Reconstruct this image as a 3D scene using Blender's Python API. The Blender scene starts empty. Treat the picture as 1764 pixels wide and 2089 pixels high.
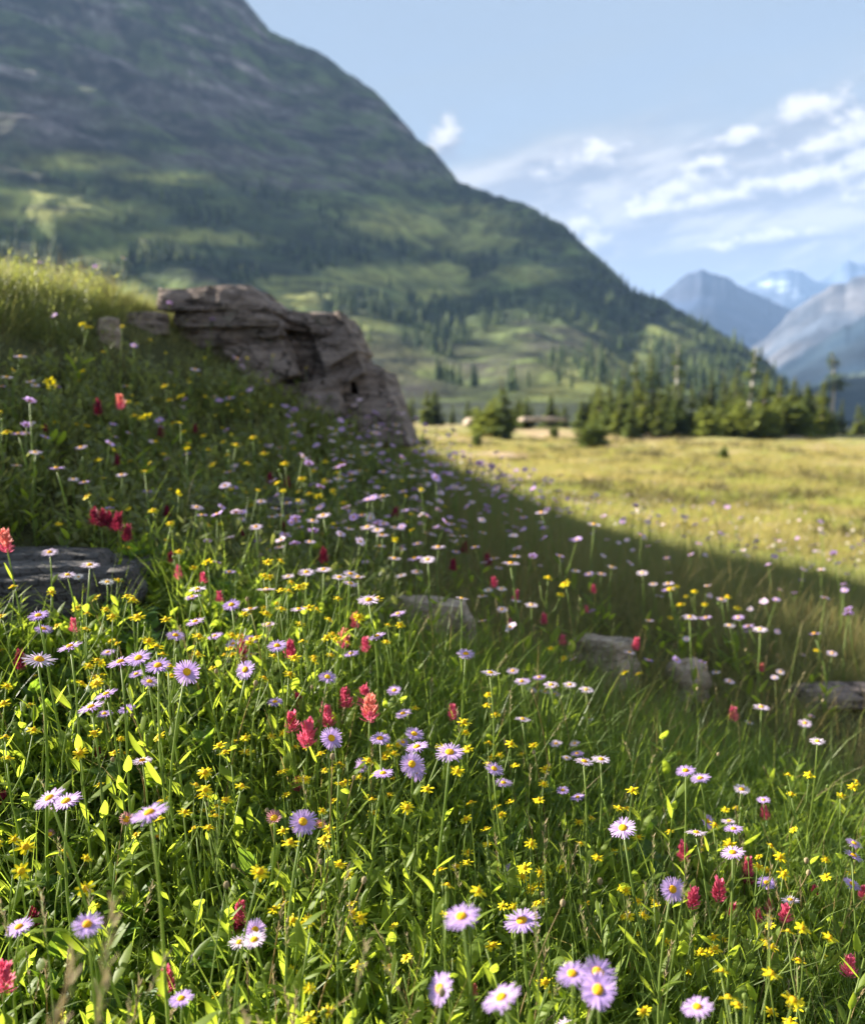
import bpy, math, random
import numpy as np
from mathutils import Matrix, Vector, Euler

random.seed(11)
rng = np.random.default_rng(11)
scene = bpy.context.scene
COL = scene.collection
PI = math.pi
R = math.radians

# ------------------------------------------------------------------ camera
FPX = 2055.0                      # focal length in units of a 1764 x 2089 picture
PITCH = R(6.0)
cam_data = bpy.data.cameras.new('camera')
cam = bpy.data.objects.new('camera', cam_data)
COL.objects.link(cam)
scene.camera = cam
cam.location = (0, 0, 0)
cam.rotation_euler = (PI/2 - PITCH, 0, 0)
cam_data.sensor_fit = 'HORIZONTAL'
cam_data.sensor_width = 36.0
cam_data.lens = 36.0*FPX/1764.0
cam_data.clip_start = 0.02
cam_data.clip_end = 60000.0
cam_data.dof.use_dof = True
cam_data.dof.focus_distance = 1.38
cam_data.dof.aperture_fstop = 5.0

# ------------------------------------------------------------------ sky, sun, exposure
SUN_EL = R(23.4)
SUN_A = R(18.0)                   # the sun stands to the left, this far beyond the picture plane
to_sun = Vector((-math.cos(SUN_EL)*math.cos(SUN_A), math.cos(SUN_EL)*math.sin(SUN_A), math.sin(SUN_EL)))
world = bpy.data.worlds.new('World')
scene.world = world
world.use_nodes = True

class NT:
    """small helper to write node trees"""
    def __init__(s, tree):
        s.t = tree
        tree.nodes.clear()
    def n(s, typ, ins=None, **kw):
        nd = s.t.nodes.new(typ)
        for k, v in kw.items():
            setattr(nd, k, v)
        for k, v in (ins or {}).items():
            s.set(nd, k, v)
        return nd
    def set(s, nd, k, v):
        sock = nd.inputs[k]
        if isinstance(v, bpy.types.NodeSocket):
            s.t.links.new(v, sock)
        elif isinstance(v, bpy.types.Node):
            s.t.links.new(v.outputs[0], sock)
        else:
            sock.default_value = v
    def m(s, op, a, b=None, c=None, clamp=False):
        nd = s.n('ShaderNodeMath', operation=op, use_clamp=clamp)
        s.set(nd, 0, a)
        if b is not None: s.set(nd, 1, b)
        if c is not None: s.set(nd, 2, c)
        return nd.outputs[0]
    def mix(s, fac, a, b):
        nd = s.n('ShaderNodeMix', data_type='RGBA')
        s.set(nd, 0, fac); s.set(nd, 6, a); s.set(nd, 7, b)
        return nd.outputs[2]
    def ramp(s, v, lo, hi, a=0.0, b=1.0, smooth=True):
        nd = s.n('ShaderNodeMapRange', interpolation_type='SMOOTHSTEP' if smooth else 'LINEAR')
        for i, x in enumerate((v, lo, hi, a, b)): s.set(nd, i, x)
        return nd.outputs[0]
    def noise(s, vec, scale, detail=4.0, rough=0.55, dist=0.0, dims='3D'):
        nd = s.n('ShaderNodeTexNoise', noise_dimensions=dims)
        if vec is not None: s.set(nd, 'Vector', vec)
        nd.inputs['Scale'].default_value = scale
        nd.inputs['Detail'].default_value = detail
        nd.inputs['Roughness'].default_value = rough
        nd.inputs['Distortion'].default_value = dist
        return nd.outputs[0]

def rgb(r, g, b): return (r, g, b, 1.0)

def make_world():
    W = NT(world.node_tree)
    out = W.n('ShaderNodeOutputWorld')
    bg = W.n('ShaderNodeBackground', {'Strength': 0.05})
    W.t.links.new(bg.outputs[0], out.inputs[0])
    sky = W.n('ShaderNodeTexSky', sky_type='NISHITA', sun_disc=False)
    sky.sun_elevation = SUN_EL
    sky.sun_rotation = math.atan2(to_sun.x, to_sun.y)
    sky.altitude = 2000.0
    sky.air_density = 1.0; sky.dust_density = 1.2; sky.ozone_density = 1.5
    tc = W.n('ShaderNodeTexCoord')
    sep = W.n('ShaderNodeSeparateXYZ', {0: tc.outputs['Generated']})
    x, y, z = sep.outputs
    el = W.m('ARCSINE', W.m('MAXIMUM', W.m('MINIMUM', z, 1.0), -1.0))
    az = W.m('ARCTAN2', x, y)
    # high thin cloud: a veil drawn out along gently rising streaks, on a plane far above
    sl = W.m('SUBTRACT', el, W.m('MULTIPLY', az, 0.20))
    st = W.n('ShaderNodeCombineXYZ', {0: W.m('MULTIPLY', az, 1.6), 1: W.m('MULTIPLY', sl, 9.0), 2: 3.7})
    streak = W.noise(st, 1.5, 5.0, 0.55, 0.5)
    big = W.noise(W.n('ShaderNodeCombineXYZ', {0: W.m('MULTIPLY', az, 1.4), 1: W.m('MULTIPLY', sl, 5.0), 2: 1.0}), 1.3, 3.0, 0.5)
    low = W.ramp(W.m('ADD', sl, W.m('MULTIPLY', W.m('SUBTRACT', big, .5), .22)), 0.265, 0.165, 0.0, 0.66)      # a broad bank towards the horizon
    veil = W.ramp(W.m('ADD', W.m('ADD', W.m('MULTIPLY', streak, 0.55), W.m('MULTIPLY', big, 0.30)), low), 0.34, 0.80, 0.72, 0.97)
    lump = W.noise(W.n('ShaderNodeCombineXYZ', {0: W.m('MULTIPLY', az, 5.0), 1: W.m('MULTIPLY', sl, 17.0), 2: 9.0}), 1.6, 6.0, 0.6, 0.3)
    bank = W.mix(W.ramp(lump, .40, .62), rgb(1.81, 1.89, 2.06), rgb(3.23, 3.14, 3.01))
    thin = W.mix(W.ramp(low, 0.05, 0.5), rgb(1.80, 2.05, 2.18), bank)
    col = W.mix(veil, sky.outputs[0], thin)
    # small cumulus near the horizon
    cv = W.n('ShaderNodeCombineXYZ', {0: az, 1: W.m('MULTIPLY', el, 1.5), 2: 0.0})
    wob = W.noise(cv, 34.0, 7.0, 0.66)
    wobs = W.m('SUBTRACT', wob, 0.5)
    mask = None; light = None
    #        az(deg) el(deg) half-width half-height
    puffs = [(13.6, 11.0, 2.6, 1.1), (15.6, 10.6, 2.6, .8), (18.0, 11.0, 2.2, 1.0), (20.2, 11.2, 2.6, .9), (8.0, 12.6, 2.3, 1.0), (9.2, 13.2, 1.3, .9),
             (22.0, 12.8, 2.8, 1.5), (24.0, 14.2, 2.6, 1.3), (8.2, 9.4, .9, 1.2), (9.1, 8.6, .9, .9), (0.7, 14.0, .9, 1.2), (25.5, 10.6, 3.5, 1.2), (12.0, 10.2, 1.6, .6), (16.5, 13.6, 2.4, .7), (20.5, 14.6, 2.8, 1.0), (18.6, 8.6, 3.4, .6), (23.0, 12.0, 2.0, .8), (14.5, 12.4, 1.5, .6),
             (34.0, 8.5, 6.0, 1.6), (43.0, 11.0, 5.0, 1.5), (55.0, 9.0, 7.0, 1.8), (75.0, 10.0, 6.0, 1.8), (-40.0, 11.0, 6.0, 1.6),
             (-70.0, 9.5, 7.0, 1.8), (100.0, 9.0, 7.0, 1.8), (130.0, 11.0, 6.0, 1.6), (165.0, 9.5, 8.0, 1.8), (-110.0, 10.0, 7.0, 1.8), (-150.0, 9.0, 7.0, 1.8)]
    for (a, e, ra, re) in puffs:
        dx = W.m('DIVIDE', W.m('SUBTRACT', az, R(a)), R(ra))
        dy = W.m('DIVIDE', W.m('SUBTRACT', W.m('SUBTRACT', el, W.m('MULTIPLY', W.m('SUBTRACT', az, R(a)), 0.05)), R(e)), R(re))
        # flatter below than above
        dyb = W.m('MULTIPLY', dy, W.ramp(dy, -0.2, 0.2, 1.7, 1.0))
        d = W.m('SQRT', W.m('ADD', W.m('MULTIPLY', dx, dx), W.m('MULTIPLY', dyb, dyb)))
        m = W.ramp(W.m('ADD', W.m('SUBTRACT', 1.0, d), W.m('MULTIPLY', wobs, 3.0)), -0.45, 0.45)
        l = W.m('MULTIPLY', m, W.ramp(W.m('ADD', W.m('SUBTRACT', dy, W.m('MULTIPLY', dx, 0.25)), W.m('MULTIPLY', wobs, 2.6)), -0.35, 0.75))
        mask = m if mask is None else W.m('MAXIMUM', mask, m)
        light = l if light is None else W.m('MAXIMUM', light, l)
    puffcol = W.mix(light, rgb(1.59, 1.72, 1.98), rgb(4.47, 4.30, 4.04))
    col = W.mix(W.m('MULTIPLY', mask, 0.92), col, puffcol)
    W.set(bg, 'Color', col)
make_world()

sun_data = bpy.data.lights.new('sun', 'SUN')
sun_data.energy = 5.0
sun_data.angle = R(0.53)
sun_data.color = (1.0, 0.92, 0.80)
sun = bpy.data.objects.new('sun', sun_data)
sun.rotation_euler = to_sun.to_track_quat('Z', 'Y').to_euler()
sun.location = to_sun*50
COL.objects.link(sun)

scene.view_settings.view_transform = 'Standard'
scene.view_settings.look = 'None'
scene.view_settings.gamma = 1.0
scene.view_settings.use_curve_mapping = False
scene.view_settings.exposure = 2.35
scene.render.engine = 'CYCLES'
cy = scene.cycles
cy.max_bounces = 8; cy.diffuse_bounces = 4; cy.glossy_bounces = 2; cy.transmission_bounces = 4
cy.transparent_max_bounces = 8; cy.volume_bounces = 0
cy.use_denoising = True
cy.sample_clamp_indirect = 6.0
cy.caustics_reflective = False; cy.caustics_refractive = False

# ------------------------------------------------------------------ helpers
RIGHT = np.array([1.0, 0, 0]); FWD = np.array([0, math.cos(PITCH), -math.sin(PITCH)]); UPV = np.array([0, math.sin(PITCH), math.cos(PITCH)])
def ray(u, v):
    return FWD + (u-882.0)/FPX*RIGHT + (1044.5-v)/FPX*UPV
def at(u, v, y):
    """the point seen at picture position (u, v) whose distance ahead is y"""
    d = ray(u, v)
    return d*(y/d[1])
def project(P):
    P = np.asarray(P, float)
    dep = P[..., 1]*FWD[1] + P[..., 2]*FWD[2]
    dep = np.where(np.abs(dep) < 1e-6, 1e-6, dep)
    up = P[..., 1]*UPV[1] + P[..., 2]*UPV[2]
    return 882.0 + P[..., 0]/dep*FPX, 1044.5 - up/dep*FPX, dep

def _hash(i, j, k, seed):
    h = (i.astype(np.int64)*374761393 + j.astype(np.int64)*668265263 + k.astype(np.int64)*2147483647 + seed*974634777) & 0xFFFFFFFF
    h = ((h ^ (h >> 13))*1274126177) & 0xFFFFFFFF
    h = ((h ^ (h >> 16))*2246822519) & 0xFFFFFFFF
    return ((h ^ (h >> 15)) & 0xFFFFFF)/float(0xFFFFFF)*2.0 - 1.0
def vnoise(p, seed=0):
    """smooth value noise, -1..1"""
    p = np.asarray(p, float)
    f = np.floor(p); t = p - f; t = t*t*t*(t*(t*6-15)+10)
    i = f.astype(np.int64)
    r = 0.0
    for dx in (0, 1):
        wx = t[..., 0] if dx else 1-t[..., 0]
        for dy in (0, 1):
            wy = t[..., 1] if dy else 1-t[..., 1]
            for dz in (0, 1):
                wz = t[..., 2] if dz else 1-t[..., 2]
                r = r + wx*wy*wz*_hash(i[..., 0]+dx, i[..., 1]+dy, i[..., 2]+dz, seed)
    return r
def fbm(p, octaves=4, seed=0, gain=0.5, lac=2.03):
    p = np.asarray(p, float); a = 1.0; s = 0.0; n = 0.0
    for o in range(octaves):
        s = s + a*vnoise(p, seed+o*17); n += a; a *= gain; p = p*lac + 7.31
    return s/n
def sstep(a, b, x):
    t = np.clip((x-a)/(b-a), 0, 1); return t*t*(3-2*t)

def set_props(o, label=None, cat=None, group=None, kind=None):
    if label: o['label'] = label
    if cat: o['category'] = cat
    if group: o['group'] = group
    if kind: o['kind'] = kind
    return o

def mesh_np(name, V, F, mats=(), smooth=True, mi=None, attrs=None):
    """mesh from numpy arrays; F a list of (n,3)/(n,4) index arrays"""
    me = bpy.data.meshes.new(name)
    V = np.asarray(V, np.float32)
    if not isinstance(F, (list, tuple)): F = [F]
    F = [np.asarray(f, np.int32) for f in F if len(f)]
    me.vertices.add(len(V)); me.vertices.foreach_set('co', V.ravel())
    loops = np.concatenate([f.ravel() for f in F]); tot = np.concatenate([np.full(len(f), f.shape[1], np.int32) for f in F])
    me.loops.add(len(loops)); me.loops.foreach_set('vertex_index', loops)
    me.polygons.add(len(tot))
    me.polygons.foreach_set('loop_start', np.concatenate([[0], np.cumsum(tot)[:-1]]).astype(np.int32))
    me.polygons.foreach_set('loop_total', tot)
    if mi is not None: me.polygons.foreach_set('material_index', np.asarray(mi, np.int32))
    me.polygons.foreach_set('use_smooth', np.full(len(tot), smooth, bool))
    for m in mats: me.materials.append(m)
    for k, (typ, arr) in (attrs or {}).items():
        a = me.attributes.new(k, typ, 'POINT')
        a.data.foreach_set('color' if typ == 'FLOAT_COLOR' else 'value', np.asarray(arr, np.float32).ravel())
    me.update(); me.validate()
    return me
def link(name, me, parent=None):
    o = bpy.data.objects.new(name, me)
    COL.objects.link(o)
    if parent is not None: o.parent = parent
    return o
def grid_faces(nu, nv, wrap=False):
    i = np.arange(nu if wrap else nu-1)[:, None]; j = np.arange(nv-1)[None, :]
    i2 = (i+1) % nu
    return np.stack([i*nv+j, i2*nv+j, i2*nv+j+1, i*nv+j+1], -1).reshape(-1, 4)

class MB:
    """collects pieces of geometry (with a material slot each) and makes one mesh of them"""
    def __init__(s): s.V = []; s.F3 = []; s.F4 = []; s.M3 = []; s.M4 = []; s.n = 0
    def add(s, V, F, mat=0):
        V = np.asarray(V, float); F = np.asarray(F, int)
        if F.shape[1] == 3: s.F3.append(F+s.n); s.M3.append(np.full(len(F), mat))
        else: s.F4.append(F+s.n); s.M4.append(np.full(len(F), mat))
        s.V.append(V); s.n += len(V)
    def merge(s, o, M=None, remap=None):
        M = Matrix.Identity(4) if M is None else M
        A = np.array(M)
        off = s.n
        for V in o.V:
            W = V @ A[:3, :3].T + A[:3, 3]; s.V.append(W); s.n += len(W)
        for F, m in zip(o.F3, o.M3): s.F3.append(F+off); s.M3.append(m if remap is None else np.array(remap)[m])
        for F, m in zip(o.F4, o.M4): s.F4.append(F+off); s.M4.append(m if remap is None else np.array(remap)[m])
    def mesh(s, name, mats, smooth=True):
        F, mi = [], []
        if s.F3: F.append(np.concatenate(s.F3)); mi.append(np.concatenate(s.M3))
        if s.F4: F.append(np.concatenate(s.F4)); mi.append(np.concatenate(s.M4))
        return mesh_np(name, np.concatenate(s.V), F, mats, smooth, np.concatenate(mi))
    # ---- pieces
    def tube(s, pts, rad, n=5, mat=0, cap=True):
        pts = np.asarray(pts, float); rad = np.broadcast_to(np.asarray(rad, float), (len(pts),))
        T = np.gradient(pts, axis=0); T /= np.linalg.norm(T, axis=1)[:, None]+1e-12
        ref = np.array([0.31, 0.95, 0.02]) if abs(T[0, 2]) > .7 else np.array([0, 0, 1.0])
        A = np.cross(T, ref); A /= np.linalg.norm(A, axis=1)[:, None]+1e-12
        B = np.cross(T, A)
        a = np.arange(n)/n*2*PI
        V = pts[None] + (np.cos(a)[:, None, None]*A[None] + np.sin(a)[:, None, None]*B[None])*rad[None, :, None]
        k = len(pts)
        s.add(V.reshape(-1, 3), grid_faces(n, k, True), mat)
        if cap:
            b = s.n - n*k
            s.F3.append(np.array([[b+i*k+k-1, b+((i+1) % n)*k+k-1, b+k-1] for i in range(1, n-1)])); s.M3.append(np.full(n-2, mat))
    def blade(s, pts, side, w, mat=0, fold=0.0, up=None):
        """leaf or petal along pts; side = sideways vector, w = half widths; fold lifts the edges (midrib)"""
        pts = np.asarray(pts, float); k = len(pts)
        side = np.broadcast_to(np.asarray(side, float), (k, 3)); w = np.broadcast_to(np.asarray(w, float), (k,))[:, None]
        if fold == 0.0:
            V = np.concatenate([pts-side*w, pts+side*w]); s.add(V, grid_faces(2, k), mat)
        else:
            T = np.gradient(pts, axis=0); T /= np.linalg.norm(T, axis=1)[:, None]+1e-12
            N = np.cross(side, T)
            V = np.concatenate([pts-side*w+N*w*fold, pts, pts+side*w+N*w*fold]); s.add(V, grid_faces(3, k), mat)
# ------------------------------------------------------------------ terrain
def build_rbf():
    P, Z = [], []
    def px(u, v, y, h):
        p = at(u, v, y); P.append((math.atan2(p[0], p[1]), math.hypot(p[0], p[1]))); Z.append(p[2]-h)
    def pol(a, r, z): P.append((R(a), r)); Z.append(z)
    for q in [(0, 2089, .95, .19), (882, 2089, .92, .19), (1764, 2089, 1.12, .17), (450, 2089, .92, .19), (1320, 2089, 1.02, .18),
              (0, 1650, 1.30, .19), (450, 1650, 1.34, .19), (882, 1650, 1.45, .19), (1320, 1650, 1.68, .17), (1764, 1650, 2.0, .15),
              (0, 1300, 1.72, .17), (500, 1300, 1.86, .17), (882, 1320, 2.2, .15), (1300, 1400, 2.65, .13), (1764, 1400, 2.95, .13),
              (0, 1130, 2.05, .10), (500, 1130, 2.45, .13), (882, 1150, 3.0, .12), (1300, 1230, 3.4, .10), (1764, 1260, 3.8, .10),
              (0, 1000, 2.5, .12), (500, 1000, 3.2, .12), (882, 1000, 4.2, .10), (1100, 1030, 4.8, .09), (1300, 1110, 4.7, .09), (1764, 1180, 4.7, .09),
              (0, 750, 3.25, .12), (300, 800, 3.9, .12), (500, 860, 4.4, .12), (830, 940, 5.0, .10),
              (0, 590, 4.1, .10), (200, 590, 4.3, .10), (330, 610, 4.6, .10)]:
        px(*q)
    for q in [(-22, 5.6, .50), (-14, 5.9, .45), (-8, 6.2, .2), (-1, 6.4, -.42), (-22, 8, .2), (-8, 9, -.3),
              (4, 7.0, -.66), (12, 7.5, -.92), (22, 7.5, -1.12), (0, 11, -1.02), (10, 12, -1.22), (22, 12, -1.40), (0, 20, -1.58), (12, 20, -1.64), (24, 20, -1.72),
              (0, 40, -2.12), (12, 40, -2.2), (24, 40, -2.3), (-20, 30, -1.4), (0, 70, -2.1), (12, 70, -2.5), (24, 70, -2.6), (-2, 105, -1.6), (8, 110, -2.6), (22, 110, -3.0),
              (0, 250, -4.5), (20, 250, -14), (-20, 250, -3), (40, 100, -5), (40, 250, -20),
              (-33, 4.6, .58), (-44, 4.55, .70), (-54, 4.5, .72), (-66, 4.6, .62), (-78, 4.7, .46), (-95, 5.0, .30), (-120, 5.2, .1),  # bank out of view on the left, heights shaped for its shadow
              (-44, 2.9, .02), (-58, 2.2, -.28), (-58, 3.2, .12), (-75, 3.2, 0), (-75, 2.0, -.4), (-100, 2.5, -.15), (-95, 1.2, -.68), (-50, 1.2, -.66), (-60, 9, .4), (-100, 10, .2), (-60, 30, -.6), (-100, 40, -1.5),
              (40, 1.2, -1.02), (40, 2.5, -1.2), (40, 5, -1.35), (70, 2, -1.3), (100, 2, -1.25), (75, 6, -1.8), (120, 6, -1.8), (60, 20, -2.4), (110, 25, -3),
              (150, 1.2, -.95), (-150, 1.2, -.8), (180, 4, -.8), (-150, 6, 0), (150, 12, -1.6), (180, 40, -2), (110, 200, -14), (180, 200, -8), (-110, 200, -6),
              (0, .45, -.82), (90, .45, -.88), (180, .45, -.84), (-90, .45, -.78)]:
        pol(*q)
    P = np.array(P); X = np.stack([np.cos(P[:, 0]), np.sin(P[:, 0]), np.log(P[:, 1])], 1); Z = np.array(Z)
    D = np.sqrt(((X[:, None]-X[None])**2).sum(-1) + .12)
    n = len(X); A = np.zeros((n+1, n+1)); A[:n, :n] = D - np.eye(n)*.004; A[:n, n] = 1; A[n, :n] = 1
    s = np.linalg.solve(A, np.concatenate([Z, [0]]))
    return X, s
RX, RS = build_rbf()
def ground_z(x, y):
    x = np.asarray(x, float); y = np.asarray(y, float); sh = x.shape; x = x.ravel(); y = y.ravel()
    r = np.maximum(np.hypot(x, y), .2); out = np.empty(len(x))
    for a in range(0, len(x), 40000):
        b = slice(a, a+40000); rr = np.minimum(r[b], 260.0); th = np.arctan2(x[b], y[b])
        Q = np.stack([np.cos(th), np.sin(th), np.log(rr)], 1)
        D = np.sqrt(((Q[:, None]-RX[None])**2).sum(-1) + .12)
        out[b] = D @ RS[:-1] + RS[-1]
    far = sstep(230, 2500, r)
    out = out*(1-far) + far*(-45.0)
    p = np.stack([x, y, np.zeros_like(x)], 1)
    out = out + .022*fbm(p*2.3, 3, 5) + np.minimum(.05*r/8, .22)*fbm(p/ np.maximum(1.0, 0)*.33, 3, 9)*sstep(3, 9, r)
    return out.reshape(sh)
def gz(x, y): return float(ground_z(np.array([x]), np.array([y]))[0])
def hit(u, v, h=0.0, y0=.5, y1=140.0):
    """first place ahead where the line of sight through (u, v) comes down to h above the ground"""
    d = ray(u, v); d = d/d[1]
    ys = np.exp(np.linspace(math.log(y0), math.log(y1), 400))
    f = d[2]*ys - h - ground_z(d[0]*ys, ys)
    k = np.nonzero(f <= 0)[0]
    if len(k) == 0 or k[0] == 0: return None
    i = k[0]; t = f[i-1]/(f[i-1]-f[i]); y = ys[i-1]+(ys[i]-ys[i-1])*t
    return d*y

def mat_new(name):
    m = bpy.data.materials.new(name); m.use_nodes = True
    return m, NT(m.node_tree)

def ground_material():
    m, N = mat_new('meadow_soil')
    out = N.n('ShaderNodeOutputMaterial'); b = N.n('ShaderNodeBsdfPrincipled', {'Roughness': .95})
    b.inputs['Specular IOR Level'].default_value = .15
    N.t.links.new(b.outputs[0], out.inputs[0])
    g = N.n('ShaderNodeNewGeometry'); pos = g.outputs['Position']
    dist = N.n('ShaderNodeVectorMath', {0: pos}, operation='LENGTH').outputs['Value']
    n1 = N.noise(pos, .22, 5, .6); n2 = N.noise(pos, .9, 5, .62); n3 = N.noise(pos, 14.0, 4, .65); n4 = N.noise(pos, .07, 4, .55)
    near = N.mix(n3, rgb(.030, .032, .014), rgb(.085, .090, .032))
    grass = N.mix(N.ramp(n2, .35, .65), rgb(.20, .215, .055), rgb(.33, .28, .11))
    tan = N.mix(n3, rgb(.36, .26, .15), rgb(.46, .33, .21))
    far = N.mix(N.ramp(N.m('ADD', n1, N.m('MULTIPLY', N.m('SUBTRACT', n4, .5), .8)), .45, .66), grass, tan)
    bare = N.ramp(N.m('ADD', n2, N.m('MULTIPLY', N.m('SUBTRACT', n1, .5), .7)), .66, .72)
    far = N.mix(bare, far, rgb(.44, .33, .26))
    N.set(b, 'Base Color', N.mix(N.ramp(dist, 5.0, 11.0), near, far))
    bump = N.n('ShaderNodeBump', {'Strength': .8, 'Distance': .06, 'Height': n3})
    N.set(b, 'Normal', bump.outputs[0])
    return m

def make_ground():
    az = np.concatenate([np.arange(-180, -40, 4), np.arange(-40, 40, .2), np.arange(40, 180, 4)])
    r = np.exp(np.linspace(math.log(.22), math.log(9500), 300))
    A, RR = np.meshgrid(R(1)*az, r, indexing='ij')
    x = np.sin(A)*RR; y = np.cos(A)*RR
    z = ground_z(x, y)
    V = np.stack([x, y, z], -1).reshape(-1, 3)
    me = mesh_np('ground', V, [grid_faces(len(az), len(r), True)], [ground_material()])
    o = link('ground', me); set_props(o, 'sloping alpine meadow ground running from the bank down to the flat', kind='structure')
make_ground()

# ------------------------------------------------------------------ mountains
def uv_dir(u, v):
    d = ray(u, v); return math.atan2(d[0], d[1]), d[2]/math.hypot(d[0], d[1])

def slope_material(name, fine=.02, bump_d=3.0):
    m, N = mat_new(name)
    out = N.n('ShaderNodeOutputMaterial'); b = N.n('ShaderNodeBsdfPrincipled', {'Roughness': .95})
    b.inputs['Specular IOR Level'].default_value = .1
    N.t.links.new(b.outputs[0], out.inputs[0])
    at_ = N.n('ShaderNodeAttribute', attribute_name='cover')
    pos = N.n('ShaderNodeNewGeometry').outputs['Position']
    n = N.noise(pos, fine, 6, .65)
    n2 = N.noise(pos, fine*6, 4, .6)
    c = N.mix(N.ramp(n, .3, .7), rgb(.45, .45, .45), rgb(1.6, 1.6, 1.6))
    mul = N.n('ShaderNodeMix', data_type='RGBA', blend_type='MULTIPLY'); N.set(mul, 0, 1.0); N.set(mul, 6, at_.outputs['Color']); N.set(mul, 7, c)
    N.set(b, 'Base Color', mul.outputs[2])
    bump = N.n('ShaderNodeBump', {'Strength': .6, 'Distance': bump_d, 'Height': N.m('ADD', n, N.m('MULTIPLY', n2, .4))})
    N.set(b, 'Normal', bump.outputs[0])
    return m

# skyline of the big mountain, picture positions; unseen left end lowered to let sunlight in
SKY_PTS = [(-1500, 640), (-1100, 480), (-1000, 560), (-700, 250), (-480, -120), (-300, -370), (-140, -440), (0, -410), (250, -255), (400, -110), (500, 0), (520, 25), (550, 62), (585, 75), (640, 100), (700, 140), (760, 182), (810, 230), (850, 280), (880, 300),
           (905, 332), (935, 372), (1000, 394), (1080, 418), (1150, 460), (1200, 508), (1245, 545), (1290, 596), (1350, 612), (1430, 655), (1500, 692),
           (1560, 732), (1600, 775), (1640, 822), (1690, 870), (1760, 905), (1850, 915)]
SKA = np.array([uv_dir(*p)[0] for p in SKY_PTS]); SKE = np.array([uv_dir(*p)[1] for p in SKY_PTS])
R1A = [R(-70), R(-30), R(0), R(4), R(12), R(20), R(26)]; R1V = [1600, 1600, 1400, 1200, 900, 700, 620]
_a = np.linspace(R(-75), R(35), 1101); _e = np.interp(_a, SKA, SKE); _k = np.exp(-(np.arange(-60, 61)/22.0)**2); _k /= _k.sum()
_sm = np.convolve(np.pad(_e, 60, 'edge'), _k, 'valid'); _wt = sstep(R(-14), R(-19), _a); _e = _e*(1-_wt)+_sm*_wt
def mtn_r0(a): return 190 + 0*a
def mtn_r1(a): return np.interp(a, R1A, R1V)
# meadow clearings, sunlight painted into their pale colour (u, v, half-width, half-height), weight
SUNLIT_CLEAR = [(820, 455, 110, 30), (960, 488, 90, 26), (1000, 455, 60, 16), (760, 565, 100, 20), (400, 485, 110, 12), (150, 332, 90, 14), (110, 430, 150, 22), (900, 560, 80, 22), (720, 690, 70, 34), (880, 600, 60, 22),
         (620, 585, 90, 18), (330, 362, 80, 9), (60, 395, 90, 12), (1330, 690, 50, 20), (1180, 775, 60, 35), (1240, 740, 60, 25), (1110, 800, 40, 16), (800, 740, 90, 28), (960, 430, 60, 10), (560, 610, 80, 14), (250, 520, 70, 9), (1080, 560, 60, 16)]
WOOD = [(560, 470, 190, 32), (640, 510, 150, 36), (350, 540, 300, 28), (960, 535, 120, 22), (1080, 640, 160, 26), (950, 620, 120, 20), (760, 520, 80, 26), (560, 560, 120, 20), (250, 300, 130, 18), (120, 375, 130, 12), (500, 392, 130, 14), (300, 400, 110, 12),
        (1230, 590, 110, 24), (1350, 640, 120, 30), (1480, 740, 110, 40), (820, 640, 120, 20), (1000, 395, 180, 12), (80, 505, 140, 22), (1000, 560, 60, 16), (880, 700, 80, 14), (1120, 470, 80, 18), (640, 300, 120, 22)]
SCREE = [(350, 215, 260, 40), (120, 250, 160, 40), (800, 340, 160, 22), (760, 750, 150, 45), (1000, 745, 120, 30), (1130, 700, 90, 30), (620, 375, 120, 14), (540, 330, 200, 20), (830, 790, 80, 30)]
def blobs(u, v, L):
    s = np.zeros_like(u)
    for (a, b, c, d) in L: s = np.maximum(s, np.exp(-(((u-a)/c)**2 + ((v-b)/d)**2)))
    return s
def mountain_point(A, T):
    r0 = mtn_r0(A); r1 = mtn_r1(A); r = r0 + (r1-r0)*T
    S = np.interp(A, _a, _e); e0 = -.022
    tt = np.clip(T, 0, 1)
    p = np.stack([A*9.0, T*7.0, np.zeros_like(A)], -1)
    w = fbm(p, 4, 31)
    # benches: cliffs and ledges, tilted a little
    ph = tt*10 + A*1.3 + 0.35*w
    terr = (0.025*np.sin(2*PI*ph) + .009*np.sin(2*PI*ph*2.3+1.0))*sstep(0.02, .2, tt)*(1-sstep(.9, 1.0, tt))*(.45+.55*sstep(-.3, .4, fbm(p*.8+3, 2, 77)))
    g = np.clip(tt + terr, 0, None)
    e = e0 + (S-e0)*g + .0022*fbm(np.stack([A*150, A*0, A*0], -1), 3, 3)*sstep(.88, .99, tt)
    x = np.sin(A)*r; y = np.cos(A)*r
    q = np.stack([x, y, np.zeros_like(x)], -1)
    bump = (fbm(q/150, 5, 41)*.015 + fbm(q/32, 3, 43)*.005)*r*sstep(.03, .25, tt)
    edge = 1-sstep(.86, 1.0, tt)
    z = e*r + bump*(edge*.9+.1)
    over = np.clip(T-1, 0, None)
    z = z - over*(r1-r0)*(.9+2*over)
    z = np.maximum(z, -60)
    return x, y, z
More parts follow.
